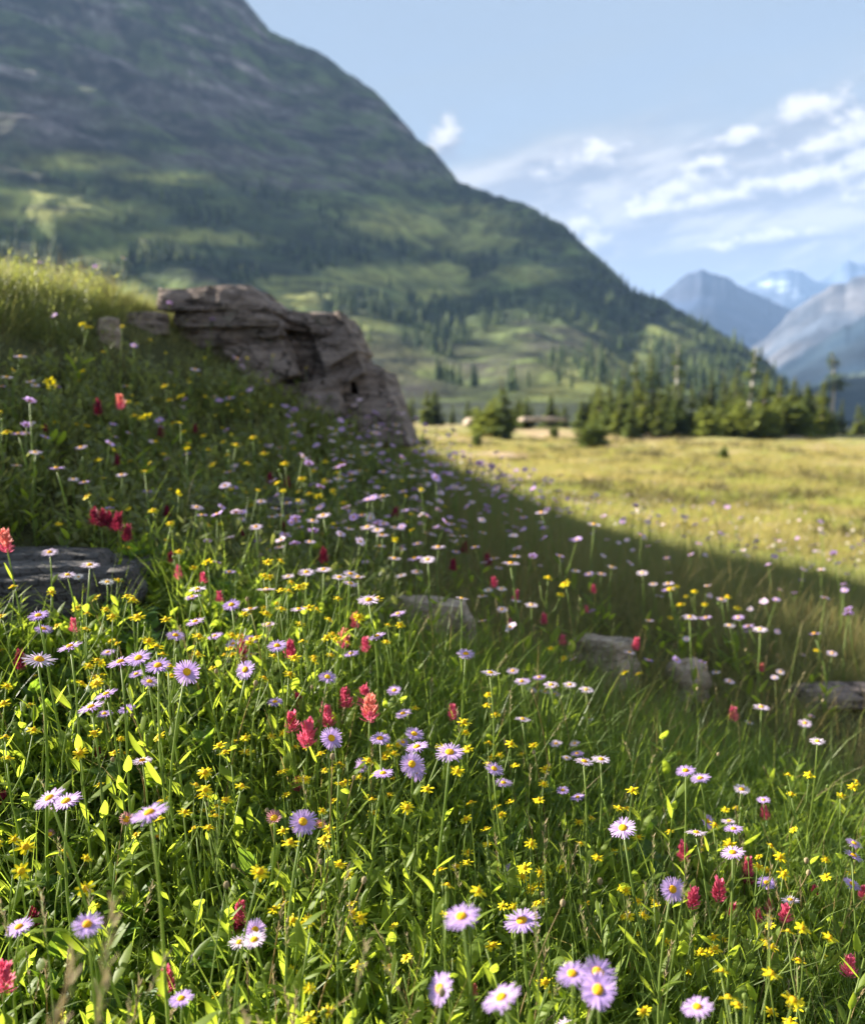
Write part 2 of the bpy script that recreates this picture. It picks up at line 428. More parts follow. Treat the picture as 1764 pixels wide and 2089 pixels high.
def mountain_cover(x, y, z, A, T, slope):
    u, v, d = project(np.stack([x, y, z], -1))
    q = np.stack([x/60, y/60, z/16], -1)
    n = fbm(q, 4, 51); n2 = fbm(q*3.1, 3, 53)
    n3 = fbm(np.stack([x/22, y/22, z/5], -1), 3, 57)
    un = u + 40*n + 14*n3; vn = v + 14*n2 + 7*n3
    clear = blobs(un, vn, SUNLIT_CLEAR)*(1-.8*sstep(630, 690, v)); wood = blobs(un, vn, WOOD); scree = blobs(un, vn, SCREE)
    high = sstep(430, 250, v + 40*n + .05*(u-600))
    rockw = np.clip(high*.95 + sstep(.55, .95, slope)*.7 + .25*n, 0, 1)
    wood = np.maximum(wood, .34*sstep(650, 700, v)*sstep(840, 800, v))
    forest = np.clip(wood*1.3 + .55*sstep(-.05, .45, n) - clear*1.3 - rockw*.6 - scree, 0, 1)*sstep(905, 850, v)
    forest = np.clip(forest + .35*sstep(.05, .4, n3)*sstep(.08, .4, forest) - .5*sstep(-.05, -.35, n3), 0, 1)
    return clear, forest, rockw, scree, n, n2
def make_mountain():
    az = np.concatenate([np.linspace(R(-62), R(-26), 150)[:-1], np.linspace(R(-26), R(24.5), 470)])
    T = np.concatenate([np.linspace(0, 1, 250), 1 + np.linspace(.01, .7, 16)**1.0])
    A, TT = np.meshgrid(az, T, indexing='ij')
    x, y, z = mountain_point(A, TT)
    P = np.stack([x, y, z], -1)
    dr = np.gradient(P, axis=1); da = np.gradient(P, axis=0)
    nrm = np.cross(dr, da); nrm /= np.linalg.norm(nrm, axis=-1)[..., None]+1e-9
    slope = 1-np.abs(nrm[..., 2])
    clear, forest, rockw, scree, n, n2 = mountain_cover(x, y, z, A, TT, slope)
    def c(*a): return np.array(a)
    g = lambda f: f[..., None]
    n3 = fbm(np.stack([x/22, y/22, z/5], -1), 3, 57); ledge = vnoise(np.stack([x/130, y/130, z/3.2 + .8*n], -1), 63)
    col = c(.105, .135, .042)*(1-g(sstep(-.3, .4, n2))*.45)*(.65+.75*g(sstep(-.35, .35, n3)))
    col = col*(1-g(forest)*.75) + c(.014, .026, .013)*g(forest)*.75
    rock = c(.062, .060, .056)*(1-g(sstep(-.2, .3, n))) + c(.175, .155, .145)*g(sstep(-.3, .5, n))
    strata = sstep(-.15, .25, vnoise(np.stack([x/220, y/220, z/7], -1), 91))
    rock = rock*(.55+.55*g(strata))*(.55+.9*g(sstep(-.3, .3, n3)))
    rgreen = g(np.clip(.85*sstep(-.25, .35, fbm(np.stack([x/45, y/45, z/20], -1), 3, 93)), 0, 1))
    rock = rock*(1-rgreen) + c(.080, .110, .042)*rgreen
    col = col*(1-g(rockw)) + rock*g(rockw)
    sc = g(np.clip(scree*.9, 0, 1)*sstep(-.35, .2, n2+.2)[..., None][..., 0])
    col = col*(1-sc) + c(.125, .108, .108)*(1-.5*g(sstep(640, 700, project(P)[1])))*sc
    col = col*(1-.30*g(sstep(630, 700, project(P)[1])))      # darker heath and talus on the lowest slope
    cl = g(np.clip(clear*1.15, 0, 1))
    col = col*(1-cl) + (c(.36, .36, .105)*(.85+.3*g(n2)))*cl  # pale green of the clearings carries painted sunlight
    dk = g(sstep(.22, .5, ledge)*sstep(-.1, .3, fbm(np.stack([x/90, y/90, z/30], -1), 2, 65))*.75)      # broken dark bands, shade of the cliff faces painted in
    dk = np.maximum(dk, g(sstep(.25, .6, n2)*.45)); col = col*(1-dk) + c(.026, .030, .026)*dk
    cov = np.concatenate([col, np.ones_like(col[..., :1])], -1)
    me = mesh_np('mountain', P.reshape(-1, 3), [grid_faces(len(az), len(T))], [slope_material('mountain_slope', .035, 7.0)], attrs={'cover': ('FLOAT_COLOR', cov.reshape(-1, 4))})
    o = link('mountain', me); set_props(o, 'big dark stepped mountain falling from upper left to the right', kind='structure')
make_mountain()

def far_mountain(label, pts, rr, base_v, cols, seed, rough=.045, ridge=.8, snow=None):
    """a distant mountain: ridge line through pts at distance rr, front face down to base, and a back face"""
    a = np.array([uv_dir(*p)[0] for p in pts]); e = np.array([uv_dir(*p)[1] for p in pts])
    az = np.linspace(a[0], a[-1], 170); T = np.concatenate([np.linspace(0, 1, 90), 1+np.linspace(.03, .6, 10)])
    A, TT = np.meshgrid(az, T, indexing='ij')
    S = np.interp(A, a, e) + .0035*fbm(np.stack([A*110, A*0+seed, A*0], -1), 4, seed+2)*sstep(.75, 1.0, np.clip(TT, 0, 1))
    eb = uv_dir(1500, base_v)[1]
    r0 = rr*.62; r = r0 + (rr-r0)*TT
    x = np.sin(A)*r; y = np.cos(A)*r
    tt = np.clip(TT, 0, 1)
    # ribs and gullies running down the face
    rib = fbm(np.stack([A*34+seed, tt*5.0, np.full_like(A, seed)], -1), 4, seed)
    ribs = -np.abs(rib)*rough*4*(tt*(1-tt))
    ee = eb + (S-eb)*np.clip(tt**1.1 + ribs, 0, None)
    z = ee*r + fbm(np.stack([x/250, y/250, np.zeros_like(x)], -1), 3, seed+3)*rr*.004*(1-sstep(.85, 1, tt))
    z = z - np.clip(TT-1, 0, None)*(rr-r0)*1.0
    z = np.maximum(z, -55)
    P = np.stack([x, y, z], -1)
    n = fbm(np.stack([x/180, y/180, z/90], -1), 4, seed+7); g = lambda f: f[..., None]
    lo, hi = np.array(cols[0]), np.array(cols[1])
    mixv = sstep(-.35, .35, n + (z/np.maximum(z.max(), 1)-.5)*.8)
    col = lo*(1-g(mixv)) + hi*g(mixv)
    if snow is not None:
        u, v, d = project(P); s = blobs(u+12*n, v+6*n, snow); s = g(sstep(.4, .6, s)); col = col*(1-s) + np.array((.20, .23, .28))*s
    cov = np.concatenate([col, np.ones_like(col[..., :1])], -1)
    me = mesh_np('mountain', P.reshape(-1, 3), [grid_faces(len(az), len(T))], [slope_material('far_slope', .004, 12)], attrs={'cover': ('FLOAT_COLOR', cov.reshape(-1, 4))})
    o = link('mountain', me); set_props(o, label, kind='structure')
HAZED_ROCK = ((.03, .045, .075), (.05, .06, .085))  # blue haze painted into the rock, likewise in the far colours below
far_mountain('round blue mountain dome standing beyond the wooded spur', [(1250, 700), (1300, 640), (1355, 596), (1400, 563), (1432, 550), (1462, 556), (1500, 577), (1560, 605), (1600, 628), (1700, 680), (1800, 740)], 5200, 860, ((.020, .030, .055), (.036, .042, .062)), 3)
far_mountain('hazy blue peak carrying a white glacier far behind', [(1440, 610), (1500, 590), (1540, 572), (1575, 552), (1600, 545), (1622, 553), (1650, 566), (1690, 580), (1760, 600), (1850, 640)], 8200, 860, HAZED_ROCK, 5,
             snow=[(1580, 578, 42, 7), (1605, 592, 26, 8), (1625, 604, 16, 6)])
far_mountain('farthest pale blue peak at the right edge', [(1600, 610), (1650, 580), (1690, 562), (1715, 540), (1735, 532), (1764, 540), (1830, 570), (1950, 560), (2100, 590)], 8800, 860, HAZED_ROCK, 9)
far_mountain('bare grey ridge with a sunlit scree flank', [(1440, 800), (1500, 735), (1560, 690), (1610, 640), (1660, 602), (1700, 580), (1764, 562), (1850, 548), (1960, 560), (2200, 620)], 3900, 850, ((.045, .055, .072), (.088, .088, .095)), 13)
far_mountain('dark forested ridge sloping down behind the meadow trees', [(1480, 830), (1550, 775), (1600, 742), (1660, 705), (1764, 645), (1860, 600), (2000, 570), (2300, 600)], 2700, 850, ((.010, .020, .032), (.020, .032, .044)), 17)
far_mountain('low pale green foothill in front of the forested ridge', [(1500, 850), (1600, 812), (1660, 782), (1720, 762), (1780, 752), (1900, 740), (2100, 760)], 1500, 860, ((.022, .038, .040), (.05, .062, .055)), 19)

def make_haze():
    m, N = mat_new('valley_air')
    out = N.n('ShaderNodeOutputMaterial')
    vol = N.n('ShaderNodeVolumePrincipled'); vol.inputs['Color'].default_value = rgb(.36, .58, 1.0); vol.inputs['Density'].default_value = HAZE
    vol.inputs['Anisotropy'].default_value = 0.0
    N.t.links.new(vol.outputs[0], out.inputs['Volume'])
    lo, hi = (-9800, -9800, -62), (9800, 9800, 1000)
    V = [(x, y, z) for x in (lo[0], hi[0]) for y in (lo[1], hi[1]) for z in (lo[2], hi[2])]
    F = [(0, 1, 3, 2), (4, 6, 7, 5), (0, 4, 5, 1), (2, 3, 7, 6), (0, 2, 6, 4), (1, 5, 7, 3)]
    o = link('haze', mesh_np('haze', V, [F], [m], False)); set_props(o, 'thin blue mountain air filling the valley', kind='stuff')
HAZE = 0.88e-4
make_haze()
# ------------------------------------------------------------------ rocks
def rock_material(name, lo, hi, lichen=.25, crack=5.0, open_=.75):
    m, N = mat_new(name)
    out = N.n('ShaderNodeOutputMaterial'); b = N.n('ShaderNodeBsdfPrincipled', {'Roughness': .88})
    b.inputs['Specular IOR Level'].default_value = .25
    N.t.links.new(b.outputs[0], out.inputs[0])
    pos = N.n('ShaderNodeNewGeometry').outputs['Position']
    mp = N.n('ShaderNodeMapping', {'Vector': pos}); mp.inputs['Rotation'].default_value = (.12, .22, 0); mp.inputs['Scale'].default_value = (1, 1, 7)
    n1 = N.noise(pos, 4.0, 6, .65); n2 = N.noise(mp.outputs[0], 5.0, 6, .68); n3 = N.noise(pos, 55, 4, .6); n4 = N.noise(pos, 11, 5, .7)
    c = N.mix(N.ramp(N.m('ADD', N.m('MULTIPLY', n2, .7), N.m('MULTIPLY', n1, .4)), .38, .72), rgb(*lo), rgb(*hi))
    c = N.mix(N.m('MULTIPLY', N.ramp(n3, .45, .75), .45), c, rgb(hi[0]*1.35, hi[1]*1.3, hi[2]*1.25))
    c = N.mix(N.m('MULTIPLY', N.ramp(n4, .58, .68), lichen), c, rgb(.27, .27, .20))
    c = N.mix(N.m('MULTIPLY', N.ramp(N.noise(pos, 7.0, 4, .6), .6, .72), .6), c, rgb(.05, .046, .042))
    # joints: a warped cell pattern, open and dark
    wv = N.n('ShaderNodeVectorMath', {0: pos, 1: N.n('ShaderNodeVectorMath', {0: N.n('ShaderNodeTexNoise', {'Scale': 5.0}).outputs['Color'], 1: (.16, .16, .16)}, operation='MULTIPLY').outputs[0]}, operation='ADD')
    mj = N.n('ShaderNodeMapping', {'Vector': wv.outputs[0]}); mj.inputs['Rotation'].default_value = (.1, .55, .3); mj.inputs['Scale'].default_value = (1, 1, 1.9)
    vo = N.n('ShaderNodeTexVoronoi', {'Vector': mj.outputs[0], 'Scale': crack}, feature='DISTANCE_TO_EDGE')
    joint = N.ramp(vo.outputs['Distance'], 0.0, .035)
    c = N.mix(N.m('MULTIPLY', N.m('SUBTRACT', 1.0, joint), open_), c, rgb(.03, .026, .022))
    N.set(b, 'Base Color', c)
    h = N.m('ADD', N.m('ADD', N.m('MULTIPLY', n2, 1.0), N.m('MULTIPLY', joint, 1.2*open_)), N.m('ADD', N.m('MULTIPLY', n4, .5), N.m('MULTIPLY', n3, .18)))
    bump = N.n('ShaderNodeBump', {'Strength': 1.0, 'Distance': .035, 'Height': h})
    N.set(b, 'Normal', bump.outputs[0])
    return m
M_ROCK = rock_material('layered_grey_rock', (.105, .078, .066), (.36, .285, .245), .35)
M_SLAB = rock_material('dark_slate_rock', (.040, .037, .036), (.150, .138, .130), .12, 9.0)
M_PALE = rock_material('pale_weathered_rock', (.25, .185, .14), (.46, .37, .285), .4, 6.0, .22)

def cube_surface(n):
    """points on the surface of the unit cube, welded, n steps an edge"""
    t = np.linspace(0, 1, n+1); V = []; idx = {}; F = []
    def vid(p):
        k = tuple(int(round(c*n)) for c in p)
        if k not in idx: idx[k] = len(V); V.append(p)
        return idx[k]
    for ax in range(3):
        for sd in (0.0, 1.0):
            b, c = (ax+1) % 3, (ax+2) % 3
            for i in range(n):
                for j in range(n):
                    q = []
                    for (di, dj) in ((0, 0), (1, 0), (1, 1), (0, 1)):
                        p = [0, 0, 0]; p[ax] = sd; p[b] = t[i+di]; p[c] = t[j+dj]; q.append(vid(p))
                    F.append(q if sd else q[::-1])
    return np.array(V, float), np.array(F)
CUBE18 = cube_surface(20)
CUBE10 = cube_surface(10)
def block(corners, seed, amp=.03, strata=.02, dip=(.22, 0, 1.0), layers=26.0, rnd=.22, cube=None):
    """a weathered block; corners[i][j][k] = world corner for left/right, front/back, bottom/top"""
    Q, F = cube or CUBE18
    C = np.array(corners, float)
    q = Q*2-1
    # rounded edges
    L = np.max(np.abs(q), 1)[:, None]; S = q/np.linalg.norm(q, axis=1)[:, None]*1.25
    q2 = q*(1-rnd) + S*rnd
    w = (q2+1)/2
    a, b, c = w[:, 0:1], w[:, 1:2], w[:, 2:3]
    P = 0
    for i in (0, 1):
        for j in (0, 1):
            for k in (0, 1):
                P = P + (a if i else 1-a)*(b if j else 1-b)*(c if k else 1-c)*C[i, j, k]
    ctr = P.mean(0); N_ = P-ctr; N_ /= np.linalg.norm(N_, axis=1)[:, None]
    s = np.array([seed*3.7, seed*1.3, seed*.7])
    hgt = P @ np.array(dip) + .035*fbm(P*3+s, 3, seed)
    lay = vnoise(np.stack([hgt*layers, np.full(len(P), seed*1.0), P[:, 0]*1.3], 1), seed+1)
    crack = -np.exp(-(vnoise(P*4.2+s, seed+5)/.07)**2)
    P = P + N_*(amp*fbm(P*3.1+s, 4, seed+2)[:, None]*1.6 + strata*lay[:, None] + amp*.55*crack[:, None])
    return P, F
def hexa(f, y, depth, lean=0.0, toprise=0.0, ydepths=None):
    """corners from a front outline (bottom-left, bottom-right, top-right, top-left) at picture positions, going back by depth"""
    (bl, br, tr, tl) = f
    yd = ydepths or (y, y, y, y)
    pts = [at(bl[0], bl[1], yd[0]), at(br[0], br[1], yd[1]), at(tr[0], tr[1], yd[2]+lean), at(tl[0], tl[1], yd[3]+lean)]
    back = np.array([0.05, depth, 0.0]); up = np.array([0, 0, toprise])
    A = np.zeros((2, 2, 2, 3))
    A[0, 0, 0] = pts[0]; A[1, 0, 0] = pts[1]; A[1, 0, 1] = pts[2]; A[0, 0, 1] = pts[3]
    A[0, 1, 0] = pts[0]+back; A[1, 1, 0] = pts[1]+back; A[1, 1, 1] = pts[2]+back+up; A[0, 1, 1] = pts[3]+back+up
    return A
def part(name, me, parent, label=None, kind=None):
    o = link(name, me, parent)
    if label: o['label'] = label
    if kind: o['kind'] = kind
    return o
def empty(name, loc, label=None, cat=None, group=None):
    o = bpy.data.objects.new(name, None); COL.objects.link(o); o.location = loc; o.empty_display_size = .05
    return set_props(o, label, cat, group)

def make_outcrop():
    base = at(600, 900, 5.15)
    root = empty('rock_outcrop', base, 'large broken outcrop of layered grey rock standing at the end of the grassy bank', 'rock outcrop')
    inv = Matrix.Translation(base).inverted()
    L = [  # outline bl, br, tr, tl      y   depth lean  seed layers
        ([(318, 632), (548, 632), (508, 578), (322, 588)], 4.85, .75, .06, 1, 30),
        ([(360, 668), (566, 664), (540, 622), (346, 622)], 4.87, .7, .03, 2, 34),
        ([(372, 716), (574, 684), (562, 655), (360, 660)], 4.90, .7, .02, 3, 30),
        ([(395, 800), (548, 802), (540, 700), (380, 706)], 4.92, .7, .06, 14, 26),
        ([(520, 800), (606, 764), (560, 668), (448, 704)], 4.84, .6, .10, 4, 24),
        ([(470, 870), (690, 890), (672, 806), (470, 800)], 4.90, .7, .08, 5, 24),
        ([(560, 838), (705, 850), (694, 764), (536, 786)], 4.86, .6, .07, 6, 28),
        ([(618, 776), (684, 788), (622, 640), (560, 640)], 5.10, .6, .10, 7, 22),
        ([(560, 672), (628, 676), (618, 634), (556, 622)], 5.06, .7, .05, 8, 34),
        ([(664, 752), (730, 716), (692, 632), (610, 634)], 4.98, .6, .10, 9, 26),
        ([(672, 800), (742, 760), (722, 700), (650, 722)], 5.0, .6, .07, 15, 26),
        ([(765, 905), (838, 915), (778, 752), (700, 720)], 5.06, .55, .12, 10, 24),
        ([(735, 830), (800, 835), (784, 748), (705, 730)], 5.24, .6, .08, 11, 26),
        ([(690, 905), (780, 925), (742, 812), (672, 792)], 4.98, .6, .10, 12, 28),
        ([(560, 915), (720, 930), (700, 850), (560, 830)], 4.94, .6, .10, 13, 26),
    ]
    for (f, y, dep, lean, seed, lay) in L:
        P, F = block(hexa(f, y, dep, lean, -.02), seed, .034, .020 if seed in (1, 2, 3, 8, 14) else .009, (.34, 0, 1.0), lay, .07)
        me = mesh_np('rock_block', P-base, [F], [M_ROCK])
        part('rock_block', me, root)
    return root
make_outcrop()

def slab(name, label, cat, ctr, size, rot, seed, mat, n_plates=1, amp=.03, strata=.012, layers=30, group=None, tilt=0.0):
    """a boulder or slab as a thing of its own: one weathered piece, or a pile of cracked plates"""
    root = empty(name, ctr, label, cat, group)
    rs = random.Random(seed)
    M = Matrix.Rotation(rot, 3, 'Z') @ Matrix.Rotation(tilt, 3, 'Y')
    for k in range(n_plates):
        if n_plates == 1: cx = cy_ = 0; sx, sy, sz = size; cz = 0
        else:
            ang = k*2.4+rs.uniform(-.4, .4); rr = math.sqrt((k+.3)/n_plates)*.36; fx, fy = math.cos(ang)*rr, math.sin(ang)*rr
            cx, cy_ = fx*size[0], fy*size[1]
            sx, sy, sz = size[0]*rs.uniform(.30, .62), size[1]*rs.uniform(.28, .5), size[2]*rs.uniform(.6, 1.0)
            cz = rs.uniform(-.10, .12)*size[2] - .9*size[2]*(fx*fx+fy*fy)*2.2
        A = np.zeros((2, 2, 2, 3))
        for i in (0, 1):
            for j in (0, 1):
                for kk in (0, 1):
                    sh = .84 if kk else 1.0
                    A[i, j, kk] = (cx+(i-.5)*sx*sh*rs.uniform(.85, 1.1), cy_+(j-.5)*sy*sh*rs.uniform(.85, 1.1), cz+(kk-.5)*sz*rs.uniform(.85, 1.1))
        P, F = block(A @ np.array(M).T, seed*31+k, amp, strata, (.15, .1, 1), layers, .28, CUBE18 if n_plates == 1 else CUBE10)
        part('slab_plate' if n_plates > 1 else 'stone', mesh_np('stone', P, [F], [mat]), root)
    return root
ROCK_FOOT = []      # (x, y, radius x, radius y): nothing grows here
def put_slab(u, v, y, size, *a, sink=.0, **k):
    p = hit(u, v) if y < 20 else at(u, v, y)
    z = gz(p[0], p[1]) if y < 20 else p[2]
    ROCK_FOOT.append((p[0], p[1], size[0]*.46, size[1]*.46))
    return (p[0], p[1], z+size[2]*sink), size
for (args) in [
    # picture position of its middle, y, size, name, label, rot, seed, mat, plates, height of the middle above ground in heights
    (70, 1185, 2.42, (.60, .50, .11), 'rock_slab', 'broad dark cracked rock slab at the left edge below the bank', .12, 3, M_SLAB, 12, .14),
    (870, 1285, 2.42, (.30, .16, .14), 'flat_rock', 'low grey rock half hidden behind the grass and small daisies, middle of the slope', -.25, 5, M_PALE, 1, .18),
    (1228, 1372, 2.72, (.22, .18, .17), 'boulder', 'tilted pale boulder rising out of the grass on the shaded slope', -.6, 7, M_PALE, 1, .20),
    (1405, 1415, 2.72, (.12, .10, .13), 'stone', 'small pale stone lying just right of the tilted boulder', .3, 8, M_PALE, 1, .22),
    (1715, 1440, 2.85, (.34, .14, .06), 'flat_rock', 'thin flat brown rock in the grass at the right edge', .05, 9, M_ROCK, 1, .6),
    (570, 1078, 2.9, (.22, .24, .10), 'flat_rock', 'flat dull grey rock among lilac asters below the outcrop', .2, 10, M_SLAB, 1, .4),
    (330, 1300, 1.92, (.16, .10, .04), 'flat_rock', 'small dark stony patch behind the row of lilac asters on the left', .1, 12, M_SLAB, 6, .0),
    (222, 690, 3.75, (.10, .14, .14), 'stone', 'pale stone stuck in the dark hollow of the bank left of the outcrop', .4, 13, M_PALE, 1, .1),
    (300, 665, 3.95, (.22, .16, .10), 'stone', 'grey stone under the overhanging turf just left of the outcrop', .2, 14, M_ROCK, 1, .1),
    (985, 859, 88.0, (3.2, 2.0, .6), 'flat_rock', 'pale flat rock far off on the meadow left of the lone spruce', .1, 15, M_PALE, 1, .0),
    (1105, 855, 92.0, (4.6, 2.2, .40), 'flat_rock', 'long low pinkish rock far off on the meadow right of the lone spruce', .05, 16, M_PALE, 1, .0),
    ]:
    (u, v, y, size, nm, lab, rot, seed, mat, npl, sink) = args
    ctr, size = put_slab(u, v, y, size, sink=sink)
    slab(nm, lab, 'rock', ctr, size, rot, seed, mat, npl, amp=.09*min(size), strata=.06*min(size), layers=5.0/min(size)*.9)
# ------------------------------------------------------------------ plant materials
def leaf_material(name, a, b, trans, tfac=.45, rough=.42, spec=.35, scale=30.0, tip=None):
    """thin leaf: colour between a and b from plant to plant, light shining through with colour trans"""
    m, N = mat_new(name)
    out = N.n('ShaderNodeOutputMaterial')
    rnd = N.n('ShaderNodeObjectInfo').outputs['Random']
    pos = N.n('ShaderNodeNewGeometry').outputs['Position']
    n = N.noise(pos, scale, 3, .6)
    f = N.m('ADD', N.m('MULTIPLY', rnd, .75), N.m('MULTIPLY', N.m('SUBTRACT', n, .35), .7), clamp=True)
    col = N.mix(f, rgb(*a), rgb(*b))
    if tip:
        col = N.mix(N.ramp(N.noise(pos, 9.0, 3, .6), .62, .75), col, rgb(*tip))
    p = N.n('ShaderNodeBsdfPrincipled', {'Base Color': col, 'Roughness': rough})
    p.inputs['Specular IOR Level'].default_value = spec
    tcol = N.mix(f, rgb(*[c*.8 for c in trans]), rgb(*trans))
    t = N.n('ShaderNodeBsdfTranslucent', {'Color': tcol})
    mx = N.n('ShaderNodeMixShader', {0: tfac, 1: p.outputs[0], 2: t.outputs[0]})
    N.t.links.new(mx.outputs[0], out.inputs[0])
    return m
M_LEAF = leaf_material('meadow_leaf', (.090, .146, .020), (.150, .200, .032), (.60, .74, .055), .55, .5, .22)
M_SHADELEAF = leaf_material('shaded_leaf', (.105, .140, .048), (.19, .20, .072), (.48, .52, .11), .45)  # leaf of the shaded bank: shade put into a muted, lifted colour
M_BROAD = leaf_material('broad_leaf', (.045, .110, .020), (.090, .155, .030), (.36, .56, .04), .48, .48, .28)
M_STEM = leaf_material('green_stem', (.11, .165, .035), (.18, .225, .055), (.42, .56, .08), .35, .5, .3)
M_GRASS = leaf_material('grass_blade', (.075, .130, .022), (.145, .195, .040), (.46, .62, .07), .42, .45, .35)
M_DRY = leaf_material('dry_grass_blade', (.20, .16, .06), (.31, .24, .11), (.50, .38, .13), .38, .55, .2)
M_SHADEGRASS = leaf_material('olive_grass_blade', (.115, .138, .046), (.22, .20, .085), (.46, .46, .13), .40, .5, .25, tip=(.17, .12, .05))  # olive grass, its colour raised to brighten the shaded slope
M_GOLDGRASS = leaf_material('golden_meadow_blade', (.24, .21, .070), (.36, .29, .125), (.50, .43, .12), .45, .55, .2, scale=2.0, tip=(.30, .17, .08))
M_LIMEGRASS = leaf_material('lime_meadow_blade', (.18, .215, .045), (.28, .28, .075), (.48, .52, .09), .45, .55, .2, scale=2.0)
M_LILAC = leaf_material('lilac_petal', (.48, .33, .70), (.70, .52, .80), (.70, .48, .85), .38, .6, .15, 60)
M_PALELILAC = leaf_material('pale_pink_lilac_petal', (.66, .52, .70), (.80, .70, .80), (.78, .60, .78), .36, .6, .15, 60)
M_FADED = leaf_material('faded_rose_petal', (.42, .18, .22), (.55, .28, .30), (.55, .25, .28), .35, .6, .15, 60)
M_DISC = leaf_material('orange_disc', (.72, .34, .012), (.80, .46, .02), (.7, .35, .01), .10, .7, .1, 400)
M_YELLOW = leaf_material('yellow_petal', (.84, .66, .012), (.90, .78, .02), (.90, .76, .015), .40, .5, .2, 80)
M_YDISC = leaf_material('amber_disc', (.62, .34, .01), (.74, .46, .012), (.5, .3, .01), .10, .7, .1, 400)
M_RED = leaf_material('crimson_bract', (.68, .09, .20), (.78, .22, .32), (.84, .16, .28), .40, .5, .2, 70)
M_PINK = leaf_material('coral_bract', (.78, .22, .20), (.82, .36, .26), (.85, .32, .26), .40, .5, .2, 70)
M_MAROON = leaf_material('maroon_bract', (.20, .022, .055), (.30, .04, .08), (.35, .03, .07), .35, .55, .2, 70)
M_HEATH = leaf_material('brown_heath', (.060, .060, .024), (.135, .100, .045), (.20, .18, .06), .35, .6, .2, 3)
M_SEED = leaf_material('straw_seed', (.27, .21, .12), (.40, .33, .20), (.4, .32, .16), .3, .8, .1, 100)
M_WHITE = leaf_material('white_petal', (.76, .74, .76), (.82, .80, .82), (.8, .78, .8), .36, .6, .15, 60)

# ------------------------------------------------------------------ plant shapes
def unit(v): v = np.asarray(v, float); return v/(np.linalg.norm(v)+1e-12)
def arc(p0, d0, length, bend, n=5, twist=None):
    """points of a curve starting at p0 in direction d0 that droops by bend radians over its length"""
    d = unit(d0); h = unit([d[0], d[1], 0]) if abs(d[2]) < .999 else np.array([1.0, 0, 0])
    el = math.asin(max(-1, min(1, d[2]))); P = [np.array(p0, float)]
    for i in range(1, n):
        e = el - bend*(i-.5)/(n-1)
        P.append(P[-1] + (h*math.cos(e) + np.array([0, 0, math.sin(e)]))*length/(n-1))
    return np.array(P)
def leaf_piece(length, width, bend=.8, fold=.35, mat=0, n=6, el=.9, shape=1.0, wave=0.0, rs=random):
    """a lance-shaped leaf, base at the origin, growing along +x and upward"""
    m = MB(); pts = arc((0, 0, 0), (math.cos(el), 0, math.sin(el)), length, bend, n)
    t = np.linspace(0, 1, n)
    w = width/2*(np.sin(PI*np.clip(t**shape*.93+.05, 0, 1))**.8); w[-1] = .0004; w[0] = max(width*.06, .0006)
    pts[:, 1] += wave*np.sin(t*5+rs.uniform(0, 6))*length
    m.blade(pts, (0, 1, 0), w, mat, fold)
    return m
def leaf_matrix(z, ang, scale=1.0, x=0.0, y=0.0, roll=0.0):
    return Matrix.Translation((x, y, z)) @ Matrix.Rotation(ang, 4, 'Z') @ Matrix.Rotation(roll, 4, 'X') @ Matrix.Scale(scale, 4)

def bud(m, p, r, mat=0, n=6, elong=1.3):
    """small oval knob"""
    a = np.arange(n)/n*2*PI; rows = [(-1, .35), (-.4, .95), (.3, 1.0), (.85, .55)]
    V = np.array([[p[0]+math.cos(t)*r*w, p[1]+math.sin(t)*r*w, p[2]+h*r*elong] for t in a for h, w in rows])
    m.add(V, grid_faces(n, len(rows), True), mat)
    V2 = np.array([[p[0]+math.cos(t)*r*.55, p[1]+math.sin(t)*r*.55, p[2]+.85*r*elong] for t in a]+[[p[0], p[1], p[2]+r*elong]])
    m.add(V2, np.array([[i, (i+1) % n, n] for i in range(n)]), mat)
def disc_piece(r, h, rs, mat=0):
    """domed flower centre with a bumpy top; grows along +z"""
    m = MB(); n = 12; rows = [(1.0, -.35), (1.0, .15), (.8, .65), (.5, .95), (.22, 1.0)]
    V = []
    for i in range(n):
        for k, (rr, z) in enumerate(rows):
            a = (i+.5*(k % 2))/n*2*PI; V.append((math.cos(a)*r*rr, math.sin(a)*r*rr, h*z+(rs.uniform(-.18, .18)*h if k > 0 else 0)))
    m.add(V, grid_faces(n, len(rows), True), mat)
    m.add([(math.cos(i/n*2*PI)*r*.22, math.sin(i/n*2*PI)*r*.22, h) for i in range(n)]+[(0, 0, h*.9)], np.array([[i, (i+1) % n, n] for i in range(n)]), mat)
    return m
def cup_piece(m, r, h, mat):
    n = 8; rows = [(.25, -h), (.7, -h*.75), (1.0, -h*.1)]
    m.add([(math.cos(i/n*2*PI)*r*w, math.sin(i/n*2*PI)*r*w, z) for i in range(n) for w, z in rows], grid_faces(n, 3, True), mat)
def ray_petals(n, r0, length, width, rs, lift=.12, droop=.35, jit=.45, mat=0, layers=2, seg=4, fold=0.0):
    m = MB()
    for i in range(n):
        a = (i + rs.uniform(-jit, jit))/n*2*PI
        l = length*rs.uniform(.74, 1.10); e = lift + (i % layers)*.13 + rs.uniform(-.09, .10)
        pts = arc((math.cos(a)*r0*.75, math.sin(a)*r0*.75, (i % layers)*.0006), (math.cos(a)*math.cos(e), math.sin(a)*math.cos(e), math.sin(e)), l, droop*rs.uniform(.4, 1.4), seg)
        t = np.linspace(0, 1, seg); w = width/2*np.array([.6, 1.0, 1.0, .55] if seg == 4 else np.interp(t, [0, .3, .7, 1], [.6, 1, 1, .5]))
        sd = np.array([-math.sin(a), math.cos(a), rs.uniform(-.35, .35)])
        m.blade(pts, unit(sd), w, mat, fold)
    return m
def orient(p, d):
    """matrix that puts a piece grown along +z at p pointing along d"""
    return Matrix.Translation(Vector(p)) @ Vector(d).to_track_quat('Z', 'Y').to_matrix().to_4x4()

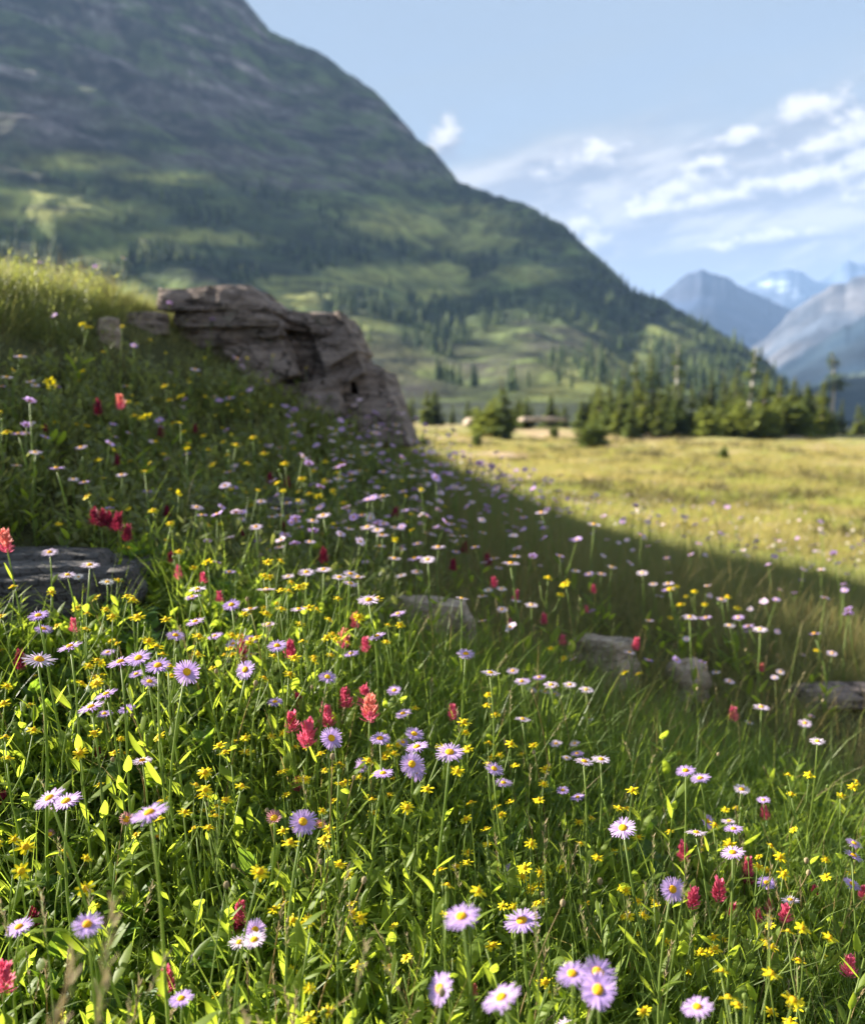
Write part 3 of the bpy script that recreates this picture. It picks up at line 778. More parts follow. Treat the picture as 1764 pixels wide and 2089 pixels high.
class Spec:
    """a plant: list of (part name, geometry, material list, matrix, sub-parts, kind); tip = where its main flower sits"""
    def __init__(s): s.parts = []; s.tip = np.zeros(3); s.diam = .03; s.joined = None; s.meshes = None
    def add(s, name, mb, mats, M=None, subs=(), kind=None): s.parts.append((name, mb, mats, M or Matrix.Identity(4), list(subs), kind))
    def bake(s, name):
        s.meshes = []
        mats_all = []; big = MB()
        for (n, mb, mats, M, subs, kind) in s.parts:
            sm = []
            def mm(g, ms):
                if ms[0] not in mats_all: mats_all.append(ms[0])
                for x in ms:
                    if x not in mats_all: mats_all.append(x)
                return [mats_all.index(x) for x in ms]
            if not (n == 'leaf' and len(s.parts) > 3 and M.translation.z > .5*s.tip[2]):     # far plants: upper leaves too small to see
                big.merge(mb, M, mm(mb, mats))
            for (n2, mb2, mats2, M2, k2) in subs:
                big.merge(mb2, M @ M2, mm(mb2, mats2))
                sm.append((n2, mb2.mesh(n2, mats2), M2, k2))
            s.meshes.append((n, mb.mesh(n, mats), M, sm, kind))
        s.joined = big.mesh(name, mats_all)
        return s
def plant(spec, name, M, full, label, cat, group):
    """put one plant down: full = an Empty with its parts below it, else one small mesh"""
    if not full:
        o = link(name, spec.joined); o.matrix_world = M
        return set_props(o, label, cat, group)
    root = bpy.data.objects.new(name, None); COL.objects.link(root); root.matrix_world = M; root.empty_display_size = .02
    set_props(root, label, cat, group)
    for (n, me, Mp, subs, kind) in spec.meshes:
        o = bpy.data.objects.new(n, me); COL.objects.link(o); o.parent = root; o.matrix_local = Mp
        if kind: o['kind'] = kind
        for (n2, me2, M2, k2) in subs:
            q = bpy.data.objects.new(n2, me2); COL.objects.link(q); q.parent = o; q.matrix_local = M2
            if k2: q['kind'] = k2
    return root

def lance(rs, l, w, mats=0, **k):
    return leaf_piece(l, w, rs.uniform(.3, 1.1), rs.uniform(.2, .5), 0, 6, k.get('el', rs.uniform(.7, 1.15)), rs.uniform(.7, 1.0), .02, rs)

def aster_spec(seed, height, tilt, petal, faded=False, nrays=52):
    rs = random.Random(seed); s = Spec()
    lean = rs.uniform(-.12, .12)*height; ly = rs.uniform(-.10, .06)*height
    t = np.linspace(0, 1, 7); pts = np.stack([lean*t**1.6+.006*np.sin(t*5+seed), ly*t**1.6+.005*np.cos(t*4+seed), height*t], 1)
    m = MB(); m.tube(pts, np.interp(t, [0, 1], [.0019, .0012]), 5, 0); s.add('stem', m, [M_STEM])
    for k in range(rs.randint(5, 7)):
        f = .08 + .78*k/7 + rs.uniform(-.03, .03); i = f*6; p = pts[int(i)]*(1-i % 1) + pts[min(6, int(i)+1)]*(i % 1)
        L = .062*(1-.62*f)*rs.uniform(.8, 1.15)
        s.add('leaf', lance(rs, L, L*.20+.003, 0), [M_LEAF], Matrix.Translation(p) @ leaf_matrix(0, k*2.4+rs.uniform(-.4, .4)))
    d = unit((rs.uniform(-.22, .22), -math.sin(tilt), math.cos(tilt)))
    H = MB(); rl = .0118 if not faded else .008
    H.merge(ray_petals(nrays if not faded else 30, .0046, rl, .00150 if not faded else .0013, rs, .10 if not faded else .7, .30, .3, 0))
    cup_piece(H, .0052, .0055, 1)
    s.add('flower_head', H, [petal, M_STEM], orient(pts[-1]+d*.004, d), [('disc', disc_piece(.0046, .0022, rs), [M_DISC], Matrix.Translation((0, 0, .0012)), None)], 'stuff')
    s.tip = pts[-1]+d*.005; s.diam = .0325 if not faded else .02
    return s.bake('aster')

def yellow_spec(seed, height, heads, size=1.0, petal=None):
    rs = random.Random(seed); s = Spec()
    t = np.linspace(0, 1, 6); lean = rs.uniform(-.1, .1)*height
    pts = np.stack([lean*t**1.5+.006*np.sin(t*6+seed), .05*height*np.sin(t*3+seed)*t, height*t], 1)
    m = MB(); m.tube(pts, np.interp(t, [0, 1], [.0017, .0009]), 5, 0)
    tips = [(pts[-1], unit(pts[-1]-pts[-2]+np.array([0, -.004, 0])))]
    for k in range(heads-1 + rs.randint(0, 1)):
        f = rs.uniform(.60, .88); i = f*5; p = pts[int(i)]*(1-i % 1) + pts[min(5, int(i)+1)]*(i % 1)
        a = k*2.3+rs.uniform(-.5, .5)+seed; l = rs.uniform(.18, .32)*height
        q = np.array([p, p+np.array([math.cos(a)*l*.28, math.sin(a)*l*.28, l*.45]), p+np.array([math.cos(a)*l*.42, math.sin(a)*l*.42, l*.95])])
        m.tube(q, [.0010, .0008, .0007], 4, 0)
        if len(tips) < heads: tips.append((q[-1], unit(q[-1]-q[-2])))
        else: bud(m, q[-1], .0028, 0)
    s.add('stem', m, [M_STEM])
    for k in range(rs.randint(4, 6)):
        f = .04+.62*k/6; i = f*5; p = pts[int(i)]*(1-i % 1) + pts[min(5, int(i)+1)]*(i % 1)
        L = .060*(1-.55*f)*rs.uniform(.8, 1.2)
        s.add('leaf', lance(rs, L, L*.26+.002, 0), [M_LEAF], Matrix.Translation(p) @ leaf_matrix(0, k*2.4+seed+rs.uniform(-.5, .5)))
    for (p, d) in tips:
        d = unit(d + np.array([rs.uniform(-.4, .4), rs.uniform(-.45, .25), 0]))
        H = MB(); sz = size*rs.uniform(.85, 1.12)
        H.merge(ray_petals(rs.choice([8, 9, 10, 11, 12]), .0034*sz, .0083*sz, .0031*sz, rs, .12, .55, .35, 0, 2, 4, .25)); cup_piece(H, .0036*sz, .0065*sz, 1)
        s.add('flower_head', H, [petal or M_YELLOW, M_STEM], orient(p+d*.005, d), [('disc', disc_piece(.0037*sz, .0026*sz, rs), [M_YDISC], Matrix.Translation((0, 0, .001)), None)], 'stuff')
    s.tip = np.mean([p for p, d in tips], 0) if heads > 1 else pts[-1]; s.diam = .0205*size; s.heads = heads
    return s.bake('groundsel')

def brush_spec(seed, height, bract, low=None, size=1.0, tall=1.0):
    rs = random.Random(seed); s = Spec()
    t = np.linspace(0, 1, 6); lean = rs.uniform(-.1, .1)*height
    pts = np.stack([lean*t**1.5, .03*height*np.sin(t*3+seed), height*t], 1)
    m = MB(); m.tube(pts, np.interp(t, [0, 1], [.0019, .0013]), 5, 0); s.add('stem', m, [M_STEM])
    for k in range(6):
        f = .12+.72*k/6; i = f*5; p = pts[int(i)]*(1-i % 1) + pts[min(5, int(i)+1)]*(i % 1)
        s.add('leaf', leaf_piece(.034*rs.uniform(.8, 1.2), .0065, rs.uniform(.1, .5), .3, 0, 5, rs.uniform(.8, 1.2)), [M_LEAF], Matrix.Translation(p) @ leaf_matrix(0, k*2.4+seed))
    H = MB(); hh = .034*size*tall; n = int(44*tall)
    for i in range(n):
        f = i/(n-1); a = i*2.399 + rs.uniform(-.2, .2); z = -hh*.75 + hh*.95*f
        l = .0185*size*(1-.22*f)*rs.uniform(.7, 1.25); e = .42 + .75*f + rs.uniform(-.18, .18)
        p0 = np.array([math.cos(a)*.0022, math.sin(a)*.0022, z])
        q = arc(p0, (math.cos(a)*math.cos(e), math.sin(a)*math.cos(e), math.sin(e)), l, -.35, 4)
        w = np.array([.35, 1.0, .85, .18])*.0029*size
        H.blade(q, (-math.sin(a), math.cos(a), 0), w, 0 if f > .33 or low is None else 1, .4)
        for sgn in (-1, 1):           # the side lobes of each bract
            d = unit(np.array([math.cos(a+sgn*.7)*math.cos(e), math.sin(a+sgn*.7)*math.cos(e), math.sin(e)]))
            b0 = q[1]; H.blade(np.array([b0, b0+d*l*.3, b0+d*l*.58]), (-math.sin(a), math.cos(a), 0), np.array([.5, .9, .15])*.0021*size, 0 if f > .33 or low is None else 1)
    s.add('flower_spike', H, [bract, low or bract], Matrix.Translation(pts[-1]), (), 'stuff')
    s.tip = pts[-1]; s.diam = .030*size
    return s.bake('paintbrush')

def leafy_spec(seed, height, nleaf, llen, lwid, mat=None, broad=False):
    rs = random.Random(seed); s = Spec(); mat = mat or M_LEAF
    t = np.linspace(0, 1, 5); lean = rs.uniform(-.18, .18)*height
    pts = np.stack([lean*t**1.5, rs.uniform(-.15, .1)*height*t**1.5, height*t], 1)
    m = MB(); m.tube(pts, np.interp(t, [0, 1], [.0019, .0009]), 5, 0)
    if not broad and rs.random() < .6: bud(m, pts[-1]+np.array([0, 0, .003]), .0028, 0)
    s.add('stem', m, [M_STEM])
    for k in range(nleaf):
        f = (.02+.25*k/nleaf) if broad else .05+.93*k/nleaf
        i = min(f, .999)*4; p = pts[int(i)]*(1-i % 1) + pts[min(4, int(i)+1)]*(i % 1)
        L = llen*((1-.45*f)*rs.uniform(.75, 1.2)); el = rs.uniform(.65, 1.25)+.15*f
        g = leaf_piece(L, lwid*(L/llen)**.5*rs.uniform(.85, 1.15), rs.uniform(.2, 1.2), rs.uniform(.15, .5), 0, 6, el, rs.uniform(.6, .95) if broad else rs.uniform(.7, 1.05), .03, rs)
        s.add('leaf', g, [mat], Matrix.Translation(p) @ leaf_matrix(0, k*2.4+rs.uniform(-.5, .5)))
    s.tip = pts[-1]; s.diam = .05
    return s.bake('leafy_plant')

def seed_stalk_spec(seed, height):
    """tall thin stem with a drooping bud or a little seed head"""
    rs = random.Random(seed); s = Spec(); n = 8; t = np.linspace(0, 1, n)
    lean = rs.uniform(-.35, .35)*height
    pts = np.stack([lean*t**2, rs.uniform(-.2, .1)*height*t**2, height*(t-.10*t**4*abs(lean)/height*3)], 1)
    m = MB(); m.tube(pts, np.interp(t, [0, 1], [.0014, .0006]), 4, 0); s.add('stem', m, [M_STEM if seed % 2 else M_DRY])
    h = MB()
    if seed % 3 == 0: bud(h, pts[-1], .0036, 0)
    else:
        d = unit(pts[-1]-pts[-2])
        for k in range(16):
            p = pts[-1] - d*(.003*k); a = k*2.4
            h.blade(np.array([p, p+(d+np.array([math.cos(a), math.sin(a), 0])*.55)*.0075]), unit((-math.sin(a), math.cos(a), .3)), [.0012, .0003], 0)
    s.add('seed_head', h, [M_SEED], None, (), 'stuff')
    s.tip = pts[-1]; s.diam = .012
    return s.bake('seed_stalk')

def tuft_mesh(name, seed, n, h, mat, w=.0016, spread=.03, seg=5, bend=(.3, 1.5), lean=.7):
    """a tuft of grass blades in one small mesh"""
    rs = random.Random(seed); m = MB()
    for i in range(n):
        a = rs.uniform(0, 2*PI); r = spread*math.sqrt(rs.random()); e = PI/2 - rs.random()**1.3*lean
        pts = arc((math.cos(a)*r, math.sin(a)*r, -.01), (math.cos(a+rs.uniform(-.6, .6))*math.cos(e), math.sin(a)*math.cos(e), math.sin(e)), h*rs.uniform(.45, 1.15), rs.uniform(*bend), seg)
        t = np.linspace(0, 1, seg); b = rs.uniform(0, 2*PI)
        m.blade(pts, unit((math.cos(b), math.sin(b), 0)), w*(1-t**1.8*.92)*rs.uniform(.7, 1.3), 0)
    return m.mesh(name, [mat])
def sprig_mesh(name, seed, n, h, L, W, mat):
    """a low clump of short leafy shoots in one small mesh"""
    rs = random.Random(seed); m = MB()
    for i in range(n):
        a = rs.uniform(0, 2*PI); r = .05*math.sqrt(rs.random()); hh = h*rs.uniform(.4, 1.1)
        base = np.array([math.cos(a)*r, math.sin(a)*r, 0]); top = base+np.array([math.cos(a)*hh*.3, math.sin(a)*hh*.3, hh])
        m.tube(np.array([base, (base+top)/2, top]), [.001, .0009, .0006], 3, 0)
        for k in range(7):
            f = .1+.88*k/7; g = leaf_piece(L*(1.1-.5*f)*rs.uniform(.7, 1.2), W*rs.uniform(.8, 1.2), rs.uniform(.2, 1.1), rs.uniform(.1, .5), 0, 4, rs.uniform(.6, 1.3), .8, .02, rs)
            m.merge(g, Matrix.Translation(base*(1-f)+top*f) @ leaf_matrix(0, k*2.4+i))
    return m.mesh(name, [mat])
ASTERS = [
    (216,1410,42, 'violet aster just above the flat pair on the left, left of the stony patch edge', ''), (185,1436,48, 'wide flat lilac aster seen edge-on, upper left of the broad toothed leaves', ''), (213,1451,30), (258,1441,32, 'pink-tinged aster tilted upward, right of the flat edge-on aster on the left', ''), (304,1385,32), (290,1546,40, 'pale lilac aster just right of a tight bunch of yellow heads, left half', ''), (100,1621,58, 'left one of two big violet asters touching each other at the left edge', ''), (134,1628,58, 'right one of two big violet asters touching each other at the left edge', ''), (304,1650,70, 'big lilac aster with a faded rose flower touching its left side', ''), (618,1670,52, 'deep violet aster facing the camera, flanked by two faded rose heads', 'F'), (676,1500,45, 'lilac aster directly below the three crimson paintbrushes, showing its whole face', 'F'), (775,1501,40), (845,1492,38), (850,1518,45, 'spread-out lilac aster lowest of the four right of the paintbrush cluster', ''), (822,1510,25), (738,1558,30, 'violet aster turned sideways above a bunch of yellow heads, middle of the slope', 'S'), (781,1572,40, 'fringed lilac aster between the sideways one and a stacked pair, middle', ''), (840,1553,45, 'upper aster of a stacked pair in the middle of the meadow', 'F'), (848,1568,38, 'lower aster of a stacked pair in the middle of the meadow', 'F'), (38,1884,52, 'slightly blurred lilac aster by the left edge beside a maroon flower', ''), (178,1878,58, 'slightly blurred lilac aster under two orange-yellow heads, lower left', ''), (520,1891,42, 'upper lilac aster leaning on the tall crimson paintbrush', 'F'), (488,1916,40, 'drooping lilac aster lowest in the clump by the tall crimson paintbrush', ''), (518,1910,48, 'flat lilac aster right in the clump by the tall crimson paintbrush', ''), (395,1951,20, 'half-closed small violet aster low in the grass, lower left', 'S'), (369,2030,48, 'small lilac aster near the bottom edge left of a round yellow buttercup', ''), (561,1427,32, 'white-lilac aster edge-on, alone left of the crimson paintbrush cluster', ''), (804,1404,28), (822,1451,32, 'pinkish aster with few petals right of the coral paintbrush', ''), (788,1432,20),
    (941,1861,70, 'large lilac aster under a small yellow head, lower middle', ''), (1064,1871,68, 'large lilac aster on a leafy stem right of its near twin, lower middle', ''), (897,2008,62, 'large violet aster with a bright orange eye by the bottom edge, middle', 'F'), (1022,2026,75, 'flat violet aster nearest the camera at the bottom edge', ''), (1167,1978,60, 'left flower of the violet trio at the bottom right', ''), (1220,1976,70, 'top right flower of the violet trio at the bottom right', ''), (1220,2011,68, 'lower flower of the violet trio at the bottom right', 'F'), (1422,2046,58, 'ragged lilac aster alone near the bottom right corner', ''), (1372,1808,48, 'lilac aster left of a pair of red paintbrushes on the right', 'F'), (1494,1733,45, 'open lilac aster above the tall crimson paintbrush on the right', ''), (1444,1671,32, 'violet aster topmost of the right-hand cluster, facing forward', 'F'), (1420,1693,40), (1487,1671,30), (1496,1686,35), (1564,1796,35, 'small pale aster right of the tall crimson paintbrush on the right', ''), (1612,1831,35, 'small lilac aster perched over a red paintbrush at the far right', ''), (1270,1683,52, 'broad edge-on aster standing alone above yellow heads, right of the middle', ''), (1041,1771,25, 'ragged small violet aster half hidden in leaves beside stacked yellow heads', 'S'), (1398,1567,38, 'left one of two pale asters on tall stems in the shaded grass', ''), (1428,1583,38, 'right one of two pale asters on tall stems in the shaded grass', ''), (1134,1513,25), (1172,1513,22), (1177,1533,25), (1156,1542,20), (1192,1548,38), (1226,1544,35), (1008,1563,38), (1027,1592,32), (1148,1608,25), (1178,1622,28), (1066,1463,30), (917,1528,55), (1067,1386,28), (1122,1393,25), (1162,1393,25), (1196,1403,28), (1553,1439,30), (1642,1472,25, 'white aster by itself near the right edge in lit grass', ''), (1667,1508,30), (1528,1471,18), (1488,1387,20), (1742,1716,32), (1741,1740,38), (1738,1799,35), (1513,1606,32), (1557,1628,25, 'white aster directly above a round red bud on the right', ''), (1200,1462,22), (1152,2088,40),
    (101,1122,30, 'pale aster on a tall stem in front of the dark rock slab', ''), (183,1148,35), (138,1168,32), (160,1173,20), (219,1183,28, 'lilac aster beside a yellow head at the right end of the rock slab', ''), (78,1250,40), (88,1278,35), (142,1313,45, 'pale lilac aster with narrow petals above a big violet one, far left', ''), (80,1339,60, 'big violet aster beside a dark red paintbrush at the left edge', ''), (220,1326,28), (245,1344,48), (282,1337,48), (322,1352,48), (381,1365,50, 'bright violet aster at the right end of the row of asters', 'F'), (278,1370,30), (305,1385,35), (402,1197,35), (392,1213,32), (398,1263,38, 'rosy lilac aster below a stacked white pair, in front of the shade', ''), (358,1291,35), (472,1229,35), (510,1238,32), (438,1293,30), (475,1309,28), (512,1299,28), (500,1361,40, 'lilac aster just under the tall red paintbrush of the middle left', 'F'), (512,1331,22), (565,1312,38), (548,1269,30), (609,1238,32), (544,1198,38), (588,1172,25), (625,1163,32), (660,1158,30), (692,1173,30), (715,1166,30), (730,1173,30), (715,1186,30), (752,1219,42), (769,1293,32), (716,1329,30), (812,1248,30), (668,1376,35, 'deep violet aster alone above the crimson paintbrush cluster', ''), (522,1071,25), (492,1056,20), (580,1086,22), (570,1113,22), (532,1131,20), (545,1118,18), (610,1073,20), (632,1102,22), (638,1059,25), (659,1048,28), (468,1163,25), (402,1031,25), (412,1047,22), (555,1051,20), (572,1048,20), (750,1072,30), (770,1078,25), (738,1048,20), (782,1066,22), (805,1073,20), (780,1088,25), (775,1111,22), (818,1117,22), (805,1136,25), (818,1171,22), (852,1106,22), (845,1136,30), (872,1138,30), (745,1143,18), (850,1163,22), (733,1093,18),
    (942,1217,25), (984,1213,20), (1024,1240,22), (1084,1231,25), (950,1329,35, 'pinkish white aster on a tall stem behind the dry grass, middle', ''), (1363,1188,22), (1363,1200,25), (1332,1189,18), (1407,1256,28, 'left one of two small white asters side by side on the shaded slope', ''), (1440,1257,22, 'right one of two small white asters side by side on the shaded slope', ''), (1472,1220,22), (1506,1257,22), (1488,1273,22), (1526,1275,22), (1550,1281,28), (1661,1290,25), (1697,1330,20), (1324,1263,18), (1284,1328,22, 'small white aster on the tilted pale boulder', ''), (1460,1369,18), (1052,1223,20), (996,1201,20), (1023,1198,20), (1042,1146,35), (1007,1137,20), (1017,1156,15), (1050,1132,22), (1227,1168,20), (1202,1168,20), (1174,1162,20), (1248,1154,20), (1310,1166,22), (969,1113,20), (930,1123,18), (894,1113,28), (944,1091,18), (984,1084,18), (920,1066,18), (1212,1067,30), (1067,1053,18), (1104,1043,30), (1360,1136,15), (1000,1368,35), (1046,1365,25), (1064,1386,28), (1100,1378,25), (1124,1393,28), (1084,1404,22), (1112,1408,22), (1132,1412,20), (1592,1368,18), (1637,1333,12), (1634,1181,12), (1727,1168,12), (1727,1193,12),
    (42,724,25, 'white aster high on the bank at the left edge, caught by the sun', ''), (14,766,22), (72,783,20), (4,785,18), (38,881,28), (52,879,22), (62,859,20), (72,919,25), (34,946,22), (115,951,30), (150,974,22), (172,980,22), (248,965,22), (300,999,20), (165,909,25), (469,959,22), (484,729,20, 'small white aster standing in front of the rock outcrop', ''), (398,751,20), (468,809,20), (258,785,18), (595,865,20), (602,880,20), (748,923,22), (760,907,20), (768,881,18), (768,868,18), (808,865,18), (818,881,18), (715,928,18), (380,923,18), (782,960,22), (715,977,22), (688,974,18), (670,979,18), (733,958,15), (822,1000,20), (698,991,18), (782,1009,25), (840,969,18), (870,959,18), (585,1023,22), (532,1020,22), (562,1034,20), (570,911,15),
]
FADED = [
    (258,1666,25, 'faded rose aster touching the big lilac one on the left', ''), (559,1663,28, 'faded rose aster left of the deep violet face', ''), (655,1678,22, 'faded rose aster right of the deep violet face', ''), (102,1697,18, 'withered brownish aster below the violet pair at the left edge', ''), (322,1701,15, 'withered pinkish aster under the big lilac one on the left', ''),
]
BRUSHES = [
    (704,1416,28, 'crimson paintbrush left of the topmost coral pair in the middle cluster', ''), (744,1411,28, 'rose paintbrush highest in the middle cluster', ''), (754,1436,35, 'coral paintbrush with a yellow tip at the right of the middle cluster', 'C'), (665,1451,30, 'crimson paintbrush in the centre of the middle cluster', ''), (595,1463,28, 'crimson paintbrush leftmost of the middle cluster', ''), (629,1486,38, 'broad crimson paintbrush lowest of the middle cluster', ''), (608,1423,22, 'small dull red paintbrush behind two yellow heads', 'M'), (488,1853,32, 'tall crimson paintbrush with two lilac asters leaning on it', 'T'), (605,1591,21, 'thin orange-red paintbrush among a bunch of yellow heads', 'C'), (6,1623,22, 'dark red paintbrush cut by the left edge beside the violet pair', 'M'), (68,1863,25, 'maroon paintbrush between two blurred lilac asters, lower left', 'M'), (338,1991,35, 'crimson paintbrush low in the grass near the bottom left', ''), (8,1981,40, 'blurred crimson paintbrush cut by the left edge near the bottom', ''), (202,1531,18, 'small dark red paintbrush left of a bunch of yellow heads', 'M'),
    (924,1446,22, 'single red paintbrush in olive grass right of the middle cluster', ''), (1496,1451,20, 'single red paintbrush in the shaded grass toward the right', ''), (1393,1730,25, 'crimson paintbrush leftmost of the right cluster', ''), (1526,1763,25, 'tall crimson paintbrush in the middle of the right cluster', 'T'), (1467,1807,32, 'smooth bright red paintbrush in the right cluster', ''), (1414,1823,30, 'low crimson paintbrush below the right cluster', ''), (1547,1860,20, 'small crimson paintbrush lowest in the right cluster', ''), (1602,1856,25, 'crimson paintbrush under a lilac aster at the far right', ''), (1570,1841,15, 'small faded coral paintbrush between two crimson ones', 'C'), (1494,1848,12), (1560,1651,20, 'round red paintbrush bud under a white aster', ''), (1733,1961,30, 'rosy paintbrush alone in grass near the lower right edge', ''), (1662,1813,18, 'dim maroon paintbrush in dark grass at the far right', 'M'), (1761,1815,20, 'red paintbrush cut by the right edge', ''), (964,2013,20, 'withered orange paintbrush between the two nearest violet asters', 'C'),
    (10,1096,30, 'coral paintbrush cut by the left edge above the rock slab', 'C'), (192,1048,22, 'leftmost of the maroon paintbrushes in the shaded row', 'M'), (209,1051,22, 'second from left of the maroon paintbrushes in the shaded row', 'M'), (222,1056,22, 'third from left of the maroon paintbrushes in the shaded row', 'M'), (240,1058,25, 'rightmost of the maroon paintbrushes in the shaded row', 'M'), (260,1082,22, 'maroon paintbrush just right of and below the shaded row', 'M'), (150,1268,19, 'slim red paintbrush in front of the rock slab among yellow heads', ''), (40,1339,25, 'dark red paintbrush left of a big violet aster', 'M'), (492,1311,26, 'tall red paintbrush with an aster on each side, middle left', 'T'), (592,1317,25, 'crimson paintbrush beside an edge-on white aster', ''), (725,1258,22, 'rose paintbrush highest in the trio left of the flat rock', 'C'), (702,1293,28, 'round rose paintbrush left in the trio by the flat rock', 'C'), (745,1309,20, 'dull red paintbrush lowest in the trio by the flat rock', ''), (348,1133,15), (364,1162,18), (414,1173,15), (496,1083,15), (660,1128,20), (447,1211,15), (580,1071,15), (806,1041,15),
    (1298,1309,18, 'bright red paintbrush at the top of the tilted pale boulder', ''), (1110,1258,15), (1147,1301,15), (924,1148,16), (994,1138,16), (947,1113,15), (1052,1211,15), (1210,1198,12), (1196,1239,10), (1040,1266,10), (1554,1358,12, 'slim pink paintbrush among pale stalks right of the small stone', 'C'), (1007,1183,15),
    (245,814,20, 'bright coral paintbrush high on the shaded bank', 'C'), (200,826,20, 'dark red paintbrush left of the coral one on the bank', 'M'), (92,871,12), (238,934,15), (328,876,15), (340,1039,15), (550,972,15), (585,981,15), (398,871,12),
]
YELLOWS = [
    (192,1383,22), (202,1385,20), (10,1418,25), (61,1439,20), (30,1516,28), (179,1516,30), (240,1521,20), (255,1538,20), (265,1548,20), (328,1502,28, 'flat yellow flower seen edge-on above green leaves, left half', ''), (434,1549,30, 'star-shaped yellow flower left of a yellow pair, centre left', ''), (481,1521,25), (480,1513,20), (500,1535,22), (511,1536,20), (205,1602,25), (396,1626,30), (408,1626,25), (449,1634,28), (442,1658,28), (435,1656,20), (332,1633,20), (328,1673,25), (400,1693,28, 'flat yellow flower below the grass tuft, left of the middle', ''), (565,1498,20), (602,1526,22), (628,1527,22), (575,1576,22), (582,1573,20), (618,1591,25), (628,1588,20), (670,1570,20), (710,1573,28), (720,1591,25), (795,1543,25, 'bright yellow flower above a stacked aster pair, middle', ''), (760,1633,25), (755,1626,20), (850,1628,28), (762,1661,25), (795,1623,22), (685,1633,22), (592,1692,28), (665,1712,30, 'flat yellow flower right of and below the deep violet aster', ''), (678,1746,25), (559,1751,38, 'ragged yellow flower with drooping petals above leaves, centre left', ''), (715,1785,22), (10,1718,30), (50,1730,42, 'yellow flower at the left edge above a second one', '1'), (42,1777,40, 'lower yellow flower of the pair at the left edge', '1'), (172,1811,38, 'orange-yellow flower above a blurred lilac aster, lower left', '1'), (195,1853,28), (562,1856,28), (582,1843,22), (720,1843,22), (729,1868,32), (612,1878,32), (625,1886,32, 'bunched orange-yellow flower above dark leaves, lower middle left', ''), (594,1978,30, 'upright yellow flower turned sideways near the bottom, left of middle', '1'), (731,1971,32), (793,1973,28, 'yellow flower with hanging petals near the bottom middle', '1'), (832,1953,25), (805,1888,20), (442,2031,25, 'round cupped yellow buttercup near the bottom edge', '1'), (631,2046,30), (671,2061,38, 'large star-shaped yellow flower at the bottom edge', '1'), (865,2046,22), (125,2076,30, 'blurred orange flower at the very bottom left', '1'),
    (994,1440,22), (1004,1438,20), (922,1501,30), (951,1511,22), (1010,1533,25), (1012,1543,20), (1052,1563,22), (1090,1521,20), (1104,1616,22), (1042,1636,20), (952,1671,28), (994,1693,25), (996,1723,22), (1024,1661,20), (1280,1626,25), (1280,1651,22), (1077,1746,28), (1304,1710,22), (1200,1736,22), (1264,1733,18), (1367,1698,22), (1457,1691,18), (1471,1703,25), (1437,1729,22), (1550,1748,18), (1567,1748,25, 'orange-yellow flower right of the tall paintbrush on the right', ''), (1564,1776,20), (1597,1782,30), (902,1778,30), (894,1776,20), (930,1833,32, 'yellow flower above the larger of two lilac asters, lower middle', ''), (1037,1848,25), (1102,1803,22), (1094,1801,22), (1082,1783,28), (1087,1816,25), (1107,1841,25), (1097,1843,22), (1274,1813,25), (1297,1868,28), (1277,1871,22), (1590,1900,30), (1564,1923,25), (1557,1923,22), (1574,1916,20), (1457,1913,28), (1444,1941,30), (1437,1943,25), (1455,1943,22), (1400,1936,20), (1502,1963,15), (1640,1927,30), (1362,1922,25), (1514,2010,35, 'wide flat yellow flower right of the violet trio', ''), (1682,1951,18), (1547,2068,38), (1590,2060,30), (1627,2058,30), (1620,2063,28), (1317,2063,30), (1114,2007,32, 'yellow flower left of the violet trio at the bottom', ''), (1007,1931,30, 'nodding yellow flower with curled petals between two lilac asters', ''), (924,1961,18), (1202,1843,20), (1382,1537,15), (1490,1651,20), (1623,1596,22), (1732,1608,20), (1622,1693,20), (1685,1771,20), (1737,1781,18),
    (240,1184,20, 'bright yellow flower at the right end of the dark rock slab', '1'), (196,1220,22, 'bright yellow flower in front of the rock slab', '1'), (105,1208,22), (188,1261,22), (245,1238,25), (275,1243,28), (160,1241,20), (120,1277,20), (180,1371,25), (190,1376,25), (200,1373,25), (208,1379,22), (72,1378,15), (460,1338,22), (485,1274,22), (536,1288,20), (550,1178,25), (589,1218,25), (558,1229,25), (552,1236,20), (628,1253,22), (620,1196,22), (592,1188,20), (668,1301,25), (645,1316,22), (688,1318,20), (798,1288,20), (678,1243,22), (608,1356,25), (750,1241,25), (824,1333,15), (355,1329,30), (320,1286,25), (360,1351,25), (235,1311,20), (28,1198,20), (5,1258,20), (5,1326,15), (435,1363,18), (530,1348,18), (380,1143,20), (425,1148,22), (338,1103,15), (330,1056,20), (262,1118,15),
    (1494,1231,18), (1378,1219,18), (1427,1221,15), (1390,1207,12), (1130,1198,20), (1154,1193,20), (1277,1373,18), (1152,1348,15), (1304,1376,15), (1367,1261,12), (1667,1328,12), (1137,1333,15),
    (102,779,22), (108,789,20), (300,851,25), (292,854,18), (174,666,18), (268,836,18), (155,866,12), (178,869,12), (342,804,20), (370,811,25), (355,865,15), (200,939,15), (435,949,18), (528,911,20), (492,929,20), (598,964,22), (5,864,22), (420,904,15), (380,894,15), (460,916,15), (650,974,15), (670,994,15), (690,1014,15), (625,994,18), (650,1014,18), (610,1004,15), (675,954,15), (705,959,14), (225,1019,15), (120,1069,14), (180,1014,18), (220,874,12), (325,914,14), (280,824,12), (310,814,12), (640,1039,14), (590,1054,14), (450,1069,14),
]
